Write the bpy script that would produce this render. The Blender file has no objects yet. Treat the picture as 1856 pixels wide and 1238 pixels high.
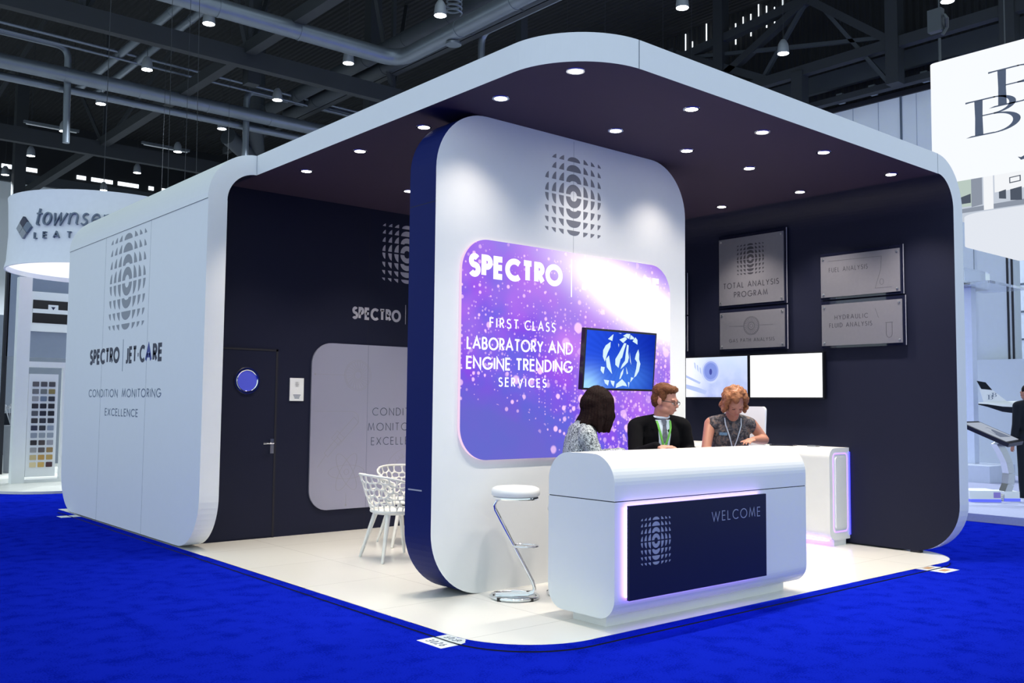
import bpy, bmesh, math, random
from math import sin, cos, pi, radians, sqrt, atan2
from mathutils import Vector, Matrix, noise
from mathutils.bvhtree import BVHTree

SC = bpy.context.scene
COL = SC.collection
random.seed(7)

# ------------------------------------------------------------------ camera, world, exposure
cam_d = bpy.data.cameras.new('camera')
cam = bpy.data.objects.new('camera', cam_d)
COL.objects.link(cam)
cam_d.sensor_width = 36.0
cam_d.sensor_fit = 'HORIZONTAL'
cam_d.lens = 1711.4 * 36.0 / 1856.0
cam_d.clip_end = 300
CR = Vector((0.76136309, -0.64825463, 0.00960072))
CU = Vector((-0.05008439, -0.04404606, 0.99777327))
CW = Vector((0.64638827, 0.76014859, 0.06600249))
cam.matrix_world = Matrix(((CR.x, CU.x, -CW.x, -4.40066), (CR.y, CU.y, -CW.y, -4.22948), (CR.z, CU.z, -CW.z, 1.4), (0, 0, 0, 1)))
SC.camera = cam
SC.view_settings.view_transform = 'Standard'
SC.view_settings.look = 'None'
SC.view_settings.gamma = 1.0
SC.view_settings.use_curve_mapping = False
SC.view_settings.exposure = 0.0
W_ = bpy.data.worlds.new('hall_air')
SC.world = W_
W_.use_nodes = True
_bg = W_.node_tree.nodes['Background']
_bg.inputs[0].default_value = (0.76, 0.93, 1.0, 1)
_bg.inputs[1].default_value = 1.08

HALL_LAMP_W = 6500.0
DOWNLIGHT_W = 150.0

# ------------------------------------------------------------------ helpers
def lin(r, g, b):
    f = lambda c: (c / 255) / 12.92 if c / 255 <= 0.04045 else ((c / 255 + 0.055) / 1.055) ** 2.4
    return (f(r), f(g), f(b))

def mat(name, col, rough=0.5, metal=0.0, var=0.04, scale=12.0, bump=0.0, bscale=80.0, emit=None, es=0.0, trans=0.0, spec=None, coat=0.0, alpha=1.0):
    m = bpy.data.materials.new(name)
    m.use_nodes = True
    nt = m.node_tree
    b = nt.nodes['Principled BSDF']
    b.inputs['Roughness'].default_value = rough
    b.inputs['Metallic'].default_value = metal
    if trans: b.inputs['Transmission Weight'].default_value = trans
    if spec is not None: b.inputs['Specular IOR Level'].default_value = spec
    if coat: b.inputs['Coat Weight'].default_value = coat; b.inputs['Coat Roughness'].default_value = 0.05
    if alpha < 1: b.inputs['Alpha'].default_value = alpha
    tc = nt.nodes.new('ShaderNodeTexCoord')
    nz = nt.nodes.new('ShaderNodeTexNoise')
    nz.inputs['Scale'].default_value = scale
    nz.inputs['Detail'].default_value = 3
    nt.links.new(tc.outputs['Object'], nz.inputs['Vector'])
    mx = nt.nodes.new('ShaderNodeMix'); mx.data_type = 'RGBA'
    mx.inputs[6].default_value = (*[c * (1 - var) for c in col], 1)
    mx.inputs[7].default_value = (*[min(1, c * (1 + var)) for c in col], 1)
    nt.links.new(nz.outputs['Fac'], mx.inputs[0])
    nt.links.new(mx.outputs[2], b.inputs['Base Color'])
    if bump:
        n2 = nt.nodes.new('ShaderNodeTexNoise'); n2.inputs['Scale'].default_value = bscale
        nt.links.new(tc.outputs['Object'], n2.inputs['Vector'])
        bp = nt.nodes.new('ShaderNodeBump'); bp.inputs['Strength'].default_value = bump; bp.inputs['Distance'].default_value = 0.01
        nt.links.new(n2.outputs['Fac'], bp.inputs['Height'])
        nt.links.new(bp.outputs['Normal'], b.inputs['Normal'])
    if emit:
        b.inputs['Emission Color'].default_value = (*emit, 1)
        b.inputs['Emission Strength'].default_value = es
    return m

class MB:
    def __init__(s): s.v = []; s.f = []; s.m = []
    def add(s, vs, fs, mi=0):
        o = len(s.v)
        s.v += [tuple(p) for p in vs]
        for f in fs: s.f.append([i + o for i in f]); s.m.append(mi)
        return s
    def box(s, x0, x1, y0, y1, z0, z1, mi=0):
        v = [(x, y, z) for x in (x0, x1) for y in (y0, y1) for z in (z0, z1)]
        return s.add(v, [(0, 1, 3, 2), (4, 6, 7, 5), (0, 4, 5, 1), (2, 3, 7, 6), (0, 2, 6, 4), (1, 5, 7, 3)], mi)
    def obox(s, M, sx, sy, sz, mi=0):
        b = MB().box(-sx / 2, sx / 2, -sy / 2, sy / 2, -sz / 2, sz / 2)
        return s.add([M @ Vector(p) for p in b.v], b.f, mi)
    def bar(s, p0, p1, w, h, mi=0, up=(0, 0, 1)):
        p0, p1 = Vector(p0), Vector(p1)
        d = (p1 - p0); L = d.length; d.normalize()
        u = Vector(up)
        if abs(d.dot(u)) > 0.95: u = Vector((1, 0, 0))
        a = d.cross(u).normalized(); c = a.cross(d)
        M = Matrix(((d.x, a.x, c.x, 0), (d.y, a.y, c.y, 0), (d.z, a.z, c.z, 0), (0, 0, 0, 1)))
        M.translation = (p0 + p1) / 2
        return s.obox(M, L, w, h, mi)
    def extr(s, pts, fr, d0, d1, mi=(0, 0, 0)):
        o, U, V, N = fr; n = len(pts)
        P = [o + U * a + V * b for a, b in pts]
        s.add([p + N * d1 for p in P], [list(range(n))], mi[0])
        s.add([p + N * d0 for p in P], [list(range(n))[::-1]], mi[1])
        for i in range(n):
            j = (i + 1) % n
            m = mi[2](i) if callable(mi[2]) else mi[2]
            s.add([P[i] + N * d0, P[j] + N * d0, P[j] + N * d1, P[i] + N * d1], [(0, 1, 2, 3)], m)
        return s
    def tube(s, path, r, n=10, closed=False, mi=0, flat=None):
        P = [Vector(p) for p in path]; N = len(P)
        R = r if isinstance(r, (list, tuple)) else [r] * N
        t0 = (P[1] - P[0]).normalized()
        a = Vector((0, 0, 1)) if abs(t0.z) < 0.9 else Vector((1, 0, 0))
        a = (a - t0 * a.dot(t0)).normalized()
        vs = []
        for i, p in enumerate(P):
            if closed: t = (P[(i + 1) % N] - P[i - 1]).normalized()
            else: t = (P[min(i + 1, N - 1)] - P[max(i - 1, 0)]).normalized()
            a = (a - t * a.dot(t)); a.normalize(); b = t.cross(a)
            k = flat if flat else 1.0
            for j in range(n):
                th = 2 * pi * j / n
                vs.append(p + (a * cos(th) + b * sin(th) * k) * R[i])
        fs = []
        for i in range(N if closed else N - 1):
            i2 = (i + 1) % N
            for j in range(n):
                j2 = (j + 1) % n
                fs.append((i * n + j, i * n + j2, i2 * n + j2, i2 * n + j))
        if not closed:
            fs.append(list(range(n))[::-1]); fs.append([(N - 1) * n + j for j in range(n)])
        return s.add(vs, fs, mi)
    def lathe(s, prof, o, n=32, mi=0, M=None, ring=False):
        o = Vector(o); vs = []; fs = []; K = len(prof)
        for r, h in prof:
            for j in range(n):
                th = 2 * pi * j / n
                p = Vector((r * cos(th), r * sin(th), h))
                vs.append(o + (M @ p if M else p))
        for i in range(K - 1):
            for j in range(n):
                j2 = (j + 1) % n
                fs.append((i * n + j, i * n + j2, (i + 1) * n + j2, (i + 1) * n + j))
        if ring:
            for j in range(n):
                j2 = (j + 1) % n; fs.append(((K - 1) * n + j, (K - 1) * n + j2, j2, j))
            return s.add(vs, fs, mi)
        if prof[0][0] > 1e-6: fs.append(list(range(n))[::-1])
        if prof[-1][0] > 1e-6: fs.append([(K - 1) * n + j for j in range(n)])
        return s.add(vs, fs, mi)
    def ell(s, c, r, M=None, n=18, k=12, mi=0):
        c = Vector(c); vs = []; fs = []
        if isinstance(r, (int, float)): r = (r, r, r)
        for i in range(1, k):
            ph = pi * i / k
            for j in range(n):
                th = 2 * pi * j / n
                p = Vector((r[0] * sin(ph) * cos(th), r[1] * sin(ph) * sin(th), r[2] * cos(ph)))
                vs.append(c + (M @ p if M else p))
        for i in range(k - 2):
            for j in range(n):
                j2 = (j + 1) % n
                fs.append((i * n + j, (i + 1) * n + j, (i + 1) * n + j2, i * n + j2))
        t = len(vs)
        vs.append(c + (M @ Vector((0, 0, r[2])) if M else Vector((0, 0, r[2]))))
        vs.append(c - (M @ Vector((0, 0, r[2])) if M else Vector((0, 0, r[2]))))
        for j in range(n):
            j2 = (j + 1) % n
            fs.append((t, j, j2)); fs.append((t + 1, (k - 2) * n + j2, (k - 2) * n + j))
        return s.add(vs, fs, mi)
    def cone(s, p0, p1, r0, r1, n=14, mi=0):
        s.tube([p0, p1], [r0, r1], n=n, mi=mi)
        s.ell(p0, r0 * 0.999, n=n, k=8, mi=mi); s.ell(p1, r1 * 0.999, n=n, k=8, mi=mi)
        return s
    def build(s, name, mats, parent=None, smooth=40, origin=None):
        me = bpy.data.meshes.new(name)
        if parent is not None: o = WL[parent.name]
        else:
            if origin is None:
                xs = [p[0] for p in s.v]; ys = [p[1] for p in s.v]; zs = [p[2] for p in s.v]
                origin = ((min(xs) + max(xs)) / 2, (min(ys) + max(ys)) / 2, min(zs))
            o = Vector(origin)
        me.from_pydata([(p[0] - o.x, p[1] - o.y, p[2] - o.z) for p in s.v], [], s.f)
        if not isinstance(mats, (list, tuple)): mats = [mats]
        for m in mats: me.materials.append(m)
        me.polygons.foreach_set('material_index', s.m)
        me.update()
        if smooth:
            me.polygons.foreach_set('use_smooth', [True] * len(me.polygons))
            me.set_sharp_from_angle(angle=radians(smooth))
        ob = bpy.data.objects.new(name, me)
        COL.objects.link(ob)
        if parent is not None:
            ob.parent = parent; WL[ob.name] = o
        else:
            ob.location = o; WL[ob.name] = o
        return ob

WL = {}
def tag(o, label, cat=None, group=None, kind=None):
    o['label'] = label
    if cat: o['category'] = cat
    if group: o['group'] = group
    if kind: o['kind'] = kind
    return o

def thing(name, loc, label, cat, group=None):
    o = bpy.data.objects.new(name, None)
    o.empty_display_size = 0.1
    COL.objects.link(o)
    o.location = loc
    WL[o.name] = Vector(loc)
    return tag(o, label, cat, group)

def struct(o, label, cat='structure'):
    return tag(o, label, cat, None, 'structure')

def copy_tree(o, parent=None):
    c = o.copy(); COL.objects.link(c)
    if parent is not None: c.parent = parent
    for ch in list(o.children): copy_tree(ch, c)
    return c

def rrect(x0, x1, y0, y1, r, n=10):
    """rounded rectangle, ccw; r = (bl, br, tr, tl)"""
    if isinstance(r, (int, float)): r = (r,) * 4
    P = []
    for (cx, cy, sx, sy, a0, rr) in ((x0, y0, 1, 1, 180, r[0]), (x1, y0, -1, 1, 270, r[1]), (x1, y1, -1, -1, 0, r[2]), (x0, y1, 1, -1, 90, r[3])):
        if rr < 1e-6: P.append((cx, cy)); continue
        for i in range(n + 1):
            a = radians(a0 + 90 * i / n)
            P.append((cx + sx * rr + rr * cos(a), cy + sy * rr + rr * sin(a)))
    return P

X_, Y_, Z_ = Vector((1, 0, 0)), Vector((0, 1, 0)), Vector((0, 0, 1))
def frame_front(y): return (Vector((0, y, 0)), X_, Z_, -Y_)          # faces -Y, u = x
def frame_left(x): return (Vector((x, 0, 0)), -Y_, Z_, -X_)          # faces -X, u = -y

# ---- geometric capitals drawn as strokes (cap height 1)
def arc(cx, cy, rx, ry, a0, a1, n=20):
    return [(cx + rx * cos(radians(a0 + (a1 - a0) * i / n)), cy + ry * sin(radians(a0 + (a1 - a0) * i / n))) for i in range(n + 1)]
GL = {
 'A': (.80, [[(0, 0), (.4, 1), (.8, 0)], [(.14, .34), (.66, .34)]]),
 'B': (.50, [[(0, 0), (0, 1)], [(0, 1), (.22, 1)] + arc(.22, .77, .23, .23, 90, -90, 12) + [(0, .54)], [(0, .54), (.24, .54)] + arc(.24, .27, .26, .27, 90, -90, 12) + [(0, 0)]]),
 'C': (.80, [arc(.5, .5, .5, .5, 48, 312, 30)]),
 'D': (.68, [[(0, 0), (0, 1), (.22, 1)] + arc(.22, .5, .46, .5, 90, -90, 20) + [(0, 0)]]),
 'E': (.44, [[(.44, 1), (0, 1), (0, 0), (.44, 0)], [(0, .52), (.42, .52)]]),
 'F': (.42, [[(.42, 1), (0, 1), (0, 0)], [(0, .52), (.40, .52)]]),
 'G': (.96, [arc(.5, .5, .5, .5, 45, 352, 32) + [(.98, .46), (.55, .46)]]),
 'H': (.62, [[(0, 0), (0, 1)], [(.62, 0), (.62, 1)], [(0, .53), (.62, .53)]]),
 'I': (.0, [[(0, 0), (0, 1)]]),
 'J': (.36, [[(.36, 1), (.36, .20)] + arc(.16, .20, .20, .20, 0, -105, 10) + [(.0, .02)]]),
 'K': (.55, [[(0, 0), (0, 1)], [(.50, 1), (.03, .5), (.57, 0)]]),
 'L': (.38, [[(0, 1), (0, 0), (.38, 0)]]),
 'M': (.90, [[(0, 0), (.14, 1), (.45, .12), (.76, 1), (.90, 0)]]),
 'N': (.70, [[(0, 0), (0, 1), (.70, 0), (.70, 1)]]),
 'O': (1.0, [arc(.5, .5, .5, .5, 0, 360, 40)]),
 'P': (.44, [[(0, 0), (0, 1), (.20, 1)] + arc(.20, .74, .24, .26, 90, -90, 12) + [(0, .48)]]),
 'R': (.46, [[(0, 0), (0, 1), (.20, 1)] + arc(.20, .74, .24, .26, 90, -90, 12) + [(0, .48)], [(.17, .48), (.47, 0)]]),
 'S': (.50, [arc(.26, .76, .22, .24, 38, 250, 16) + arc(.25, .26, .25, .26, 72, -148, 18)]),
 'T': (.54, [[(0, 1), (.54, 1)], [(.27, 1), (.27, 0)]]),
 'U': (.60, [[(0, 1), (0, .3)] + arc(.3, .3, .3, .3, 180, 360, 16) + [(.6, 1)]]),
 'V': (.70, [[(0, 1), (.35, 0), (.70, 1)]]),
 'W': (1.14, [[(0, 1), (.29, 0), (.57, .92), (.85, 0), (1.14, 1)]]),
 'X': (.66, [[(0, 0), (.66, 1)], [(0, 1), (.66, 0)]]),
 'Y': (.66, [[(0, 1), (.33, .48), (.66, 1)], [(.33, .48), (.33, 0)]]),
 '.': (.12, [[(0, .45), (.12, .45)]]),
 '0': (.50, [arc(.25, .5, .25, .5, 0, 360, 24)]),
 '2': (.50, [arc(.25, .74, .23, .26, 170, -30, 14) + [(0, 0), (.5, 0)]]),
 '3': (.46, [arc(.2, .77, .22, .23, 150, -90, 12) + arc(.2, .27, .26, .27, 90, -150, 14)]),
 '6': (.50, [arc(.25, .28, .25, .28, 0, 360, 20), [(.02, .36), (.32, 1)]]),
 't': (.34, [[(.17, .95), (.12, .12)] + arc(.22, .1, .1, .1, 180, 300, 6), [(0, .66), (.34, .66)]]),
 'o': (.50, [arc(.25, .34, .25, .34, 0, 360, 20)]),
 'w': (.78, [[(0, .66), (.14, 0), (.38, .6), (.50, 0)] + [(.78, .66)]]),
 'n': (.52, [[(0, .66), (.02, 0)], [(.02, .4)] + arc(.24, .42, .22, .25, 170, 10, 10) + [(.47, .08), (.54, 0)]]),
 's': (.36, [arc(.2, .5, .15, .16, 40, 250, 10) + arc(.17, .17, .17, .17, 70, -150, 12)]),
 'e': (.46, [[(.03, .34), (.44, .40)] + arc(.24, .36, .21, .30, 10, 300, 18)]),
 'd': (.52, [arc(.25, .34, .25, .34, 0, 360, 20), [(.5, 1), (.5, 0)]]),
}
def ribbon(mb, pts, w, mapf, th, mi=0):
    closed = (abs(pts[0][0] - pts[-1][0]) + abs(pts[0][1] - pts[-1][1])) < 1e-6
    P = [Vector((p[0], p[1])) for p in pts]
    Q = [P[0]]
    for p in P[1:]:
        if (p - Q[-1]).length > 1e-6: Q.append(p)
    P = Q
    if closed and (P[0] - P[-1]).length < 1e-5: P.pop()
    N = len(P); L = []; R = []
    for i in range(N):
        a = P[i - 1] if (i > 0 or closed) else None
        b = P[(i + 1) % N] if (i < N - 1 or closed) else None
        d1 = (P[i] - a).normalized() if a is not None else None
        d2 = (b - P[i]).normalized() if b is not None else None
        if d1 is None: d1 = d2
        if d2 is None: d2 = d1
        n1 = Vector((-d1.y, d1.x)); n2 = Vector((-d2.y, d2.x))
        m = n1 + n2
        if m.length < 1e-4: m = n1.copy()
        m.normalize()
        k = 1 / max(0.42, m.dot(n1))
        L.append(P[i] + m * (w / 2 * k)); R.append(P[i] - m * (w / 2 * k))
    vs = []
    for i in range(N):
        vs += [mapf(L[i].x, L[i].y, th), mapf(R[i].x, R[i].y, th), mapf(R[i].x, R[i].y, 0), mapf(L[i].x, L[i].y, 0)]
    fs = []
    for i in range(N if closed else N - 1):
        a = i * 4; b = ((i + 1) % N) * 4
        fs += [(a + 1, b + 1, b, a), (a + 2, b + 2, b + 1, a + 1), (a, b, b + 3, a + 3)]
    if not closed: fs += [(0, 3, 2, 1), ((N - 1) * 4, (N - 1) * 4 + 1, (N - 1) * 4 + 2, (N - 1) * 4 + 3)]
    mb.add(vs, fs, mi)

def text(mb, s, fr, u0, v0, h, w, width=None, track=.22, th=.002, d=0.0, align='l', mapf=None, shear=0.0, mi=0):
    """strokes of width w*h; width = total width to fit"""
    if fr is not None:
        o, U, V, N = fr
        mapf = lambda a, b, t: o + U * a + V * b + N * (d + t)
    adv = []; x = 0
    for i, c in enumerate(s):
        if c == ' ': x += .38 + track; continue
        adv.append((c, x)); x += GL[c][0] * (1 - w * .5) + w + track
    nat = x - track
    k = (width / (nat * h)) if width else 1.0
    tot = nat * h * k
    u0 = u0 - (tot if align == 'r' else tot / 2 if align == 'c' else 0)
    for c, x in adv:
        for st in GL[c][1]:
            pts = []
            for a, b in st:
                bb = w / 2 + b * (1 - w)
                aa = x + w / 2 + a * (1 - w * .5)
                pts.append((u0 + (aa * k + shear * bb) * h, v0 + bb * h))
            ribbon(mb, pts, w * h * min(1.0, k ** .5), mapf, th, mi)
    return tot

def word(parent, m, s, fr, u0, v0, h, w, name='lettering', **kw):
    b = MB(); text(b, s, fr, u0, v0, h, w, **kw)
    return b.build(name, m, parent, 0)

def emblem(mb, fr, uc, vc, width, height, th=.002, d=0.0, mi=0, drop=()):
    o, U, V, N = fr
    sx = width / 294.; sy = height / 470.
    cols = [(52, 77), (92, 113), (130, 147)]
    rows = [(7, 70), (80, 132), (146, 188), (206, 235)]
    def poly(P):
        P = [(uc + a * sx, vc + b * sy) for a, b in P]
        mb.extr(P, (o, U, V, N), d, d + th, (mi, mi, mi))
    for sv in (1, -1):
        for ri, (y0, y1) in enumerate(rows):
            h = y1 - y0
            a = (40, 39, 38, 33)[ri]
            outer = [(a * cos(radians(t)), y0 + h * sin(radians(t))) for t in range(0, 181, 10)]
            if ri < 2:
                ir, ih = ((17, 24), (19, 11))[ri]
                inner = [(ir * cos(radians(t)), y0 + ih * sin(radians(t))) for t in range(180, -1, -15)]
                P = outer + inner
            else: P = outer
            P = [(x, sv * y) for x, y in P]
            poly(P if sv > 0 else P[::-1])
            for ci, (x0, x1) in enumerate(cols):
                for su in (1, -1):
                    if (ri, ci, su, sv) in drop: continue
                    w = x1 - x0; hh = h * (1.0, .90, .76)[ci]; e = (.75, .55, .45, .40)[ri]
                    Q = [(x0, y0)] + [(x0 + w * (e * sin(radians(t)) + (1 - e) * t / 90), y0 + hh * (e * cos(radians(t)) + (1 - e) * (1 - t / 90))) for t in range(90, -1, -15)]
                    Q = [(su * x, sv * y) for x, y in Q]
                    poly(Q if su * sv > 0 else Q[::-1])

# ------------------------------------------------------------------ materials
M = {}
M['white'] = mat('white_laminate', (.80, .82, .83), .42, var=.015)
M['white_gloss'] = mat('white_gloss', (.84, .84, .83), .22, var=.01)
M['navy'] = mat('navy_laminate', (.0088, .0110, .030), .55, var=.05, spec=.2)
M['navy_blue'] = mat('deep_blue_laminate', (.003, .010, .105), .55, var=.04, spec=.12)
M['soffit'] = mat('plum_navy_soffit', (.036, .026, .050), .7, var=.04, spec=.2)
M['groove'] = mat('panel_joint', (.10, .13, .17), .7)
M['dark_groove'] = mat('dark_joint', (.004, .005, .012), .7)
M['chrome'] = mat('chrome', (.88, .89, .90), .06, 1.0, var=.01)
M['steel'] = mat('brushed_steel', (.55, .56, .58), .28, 1.0, var=.06, scale=60)
M['grey_metal'] = mat('satin_grey_plate', (.22, .22, .26), .45, .45, var=.05, scale=30)
M['grey_vinyl'] = mat('grey_vinyl', (.25, .27, .31), .45)
M['mid_vinyl'] = mat('mid_grey_vinyl', (.30, .30, .32), .5)
M['ink'] = mat('navy_ink', (.008, .012, .05), .5)
M['blue_ink'] = mat('blue_ink', (.01, .03, .26), .5)
M['slate_ink'] = mat('slate_ink', (.13, .17, .24), .5)
M['pale_vinyl'] = mat('pale_lettering', (.42, .42, .48), .5)
M['dim_vinyl'] = mat('dim_lettering', (.30, .32, .46), .5)
M['black'] = mat('black_plastic', (.006, .006, .009), .3)
M['dark_ink'] = mat('dark_engraving', (.03, .03, .045), .5)
M['acrylic'] = mat('clear_dark_acrylic', (.010, .012, .03), .03, var=.02, coat=.5)
M['steel_dark'] = mat('painted_roof_steel', (.013, .0165, .022), .75, var=.15, scale=1.5)
M['steel_mid'] = mat('grey_roof_steel', (.026, .033, .043), .65, var=.15, scale=1.5)
M['duct'] = mat('galvanised_duct', (.16, .185, .22), .38, .6, var=.12, scale=2.5)
M['lamp_shell'] = mat('lamp_housing', (.22, .24, .27), .5, .3)
M['lamp_glow'] = mat('lamp_glow', (1, 1, 1), .5, emit=(.92, .97, 1), es=12)
M['down_glow'] = mat('downlight_glow', (1, 1, 1), .5, emit=(1, .93, .88), es=14)
M['led'] = mat('violet_led', (.5, .3, .9), .5, emit=(.42, .26, 1.0), es=7)
M['led_soft'] = mat('violet_led_soft', (.5, .3, .9), .5, emit=(.44, .28, 1.0), es=1.25)
M['led_blue'] = mat('blue_led', (.1, .1, .9), .5, emit=(.03, .03, 1.0), es=4)
M['led_base'] = mat('blue_lit_base', (.1, .1, .9), .5, emit=(.08, .12, .85), es=.8)
M['white_fabric'] = mat('white_stretch_fabric', (.82, .84, .90), .8, bump=.03, bscale=200)

def carpet_mat():
    m = bpy.data.materials.new('blue_carpet'); m.use_nodes = True
    nt = m.node_tree; b = nt.nodes['Principled BSDF']
    b.inputs['Roughness'].default_value = .95
    b.inputs['Specular IOR Level'].default_value = .0
    tc = nt.nodes.new('ShaderNodeTexCoord')
    n1 = nt.nodes.new('ShaderNodeTexNoise'); n1.inputs['Scale'].default_value = 6.0; n1.inputs['Detail'].default_value = 8
    n2 = nt.nodes.new('ShaderNodeTexNoise'); n2.inputs['Scale'].default_value = 90; n2.inputs['Detail'].default_value = 3
    for n in (n1, n2): nt.links.new(tc.outputs['Object'], n.inputs['Vector'])
    ad = nt.nodes.new('ShaderNodeMath'); ad.operation = 'ADD'
    nt.links.new(n1.outputs['Fac'], ad.inputs[0]); nt.links.new(n2.outputs['Fac'], ad.inputs[1])
    cr = nt.nodes.new('ShaderNodeValToRGB')
    cr.color_ramp.elements[0].position = .82; cr.color_ramp.elements[0].color = (.0020, .0080, .285, 1)
    cr.color_ramp.elements[1].position = 1.20; cr.color_ramp.elements[1].color = (.0050, .0150, .415, 1)
    hm = nt.nodes.new('ShaderNodeMath'); hm.operation = 'MULTIPLY'; hm.inputs[1].default_value = 1.0
    nt.links.new(ad.outputs[0], hm.inputs[0]); nt.links.new(hm.outputs[0], cr.inputs[0])
    nt.links.new(cr.outputs[0], b.inputs['Base Color'])
    bp = nt.nodes.new('ShaderNodeBump'); bp.inputs['Strength'].default_value = .5; bp.inputs['Distance'].default_value = .01
    nt.links.new(n2.outputs['Fac'], bp.inputs['Height']); nt.links.new(bp.outputs['Normal'], b.inputs['Normal'])
    return m
M['carpet'] = carpet_mat()

def plank_white():
    m = mat('white_stand_floor', (.80, .79, .755), .22, var=.02, scale=3)
    nt = m.node_tree; b = nt.nodes['Principled BSDF']
    tc = nt.nodes.new('ShaderNodeTexCoord')
    br = nt.nodes.new('ShaderNodeTexBrick')
    br.inputs['Scale'].default_value = 1.0
    br.inputs['Brick Width'].default_value = 2.0; br.inputs['Row Height'].default_value = 1.0
    br.inputs['Mortar Size'].default_value = .0025; br.offset = 0
    br.inputs['Color1'].default_value = (.80, .79, .755, 1); br.inputs['Color2'].default_value = (.785, .775, .74, 1); br.inputs['Mortar'].default_value = (.50, .49, .47, 1)
    nt.links.new(tc.outputs['Object'], br.inputs['Vector'])
    nt.links.new(br.outputs['Color'], b.inputs['Base Color'])
    return m
M['stand_floor'] = plank_white()

def nodeset(m):
    m.use_nodes = True
    nt = m.node_tree
    for n in list(nt.nodes): nt.nodes.remove(n)
    def nd(t, *ins, **kw):
        n = nt.nodes.new(t)
        for k, v in kw.items(): setattr(n, k, v)
        for i, v in enumerate(ins):
            if v is None: continue
            if hasattr(v, 'is_linked') or isinstance(v, bpy.types.NodeSocket): nt.links.new(v, n.inputs[i])
            else: n.inputs[i].default_value = v
        return n
    def ma(op, a, b=0.0, c=None, clamp=False):
        n = nt.nodes.new('ShaderNodeMath'); n.operation = op; n.use_clamp = clamp
        for i, v in enumerate((a, b, c)):
            if v is None: continue
            if isinstance(v, bpy.types.NodeSocket): nt.links.new(v, n.inputs[i])
            else: n.inputs[i].default_value = v
        return n.outputs[0]
    def mix(f, a, b, blend='MIX'):
        n = nt.nodes.new('ShaderNodeMix'); n.data_type = 'RGBA'; n.blend_type = blend
        for i, v in ((0, f), (6, a), (7, b)):
            if isinstance(v, bpy.types.NodeSocket): nt.links.new(v, n.inputs[i])
            else: n.inputs[i].default_value = v if i == 0 else (*v, 1)
        return n.outputs[2]
    return nt, nd, ma, mix

def emit_out(nt, nd, col, strength, gloss=0.0):
    e = nt.nodes.new('ShaderNodeEmission')
    nt.links.new(col, e.inputs[0]); e.inputs[1].default_value = strength
    out = nt.nodes.new('ShaderNodeOutputMaterial')
    nt.links.new(e.outputs[0], out.inputs[0])

def uv_nodes(nt, nd, ma, w, h, along_y=False):
    """object coordinates: origin at the lower left of the picture, u along +X, v along +Z"""
    tc = nt.nodes.new('ShaderNodeTexCoord')
    sp = nt.nodes.new('ShaderNodeSeparateXYZ'); nt.links.new(tc.outputs['Object'], sp.inputs[0])
    X = ma('MULTIPLY', sp.outputs[1], -1.0) if along_y else sp.outputs[0]
    return tc, X, sp.outputs[2], ma('DIVIDE', X, w), ma('DIVIDE', sp.outputs[2], h)

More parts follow.
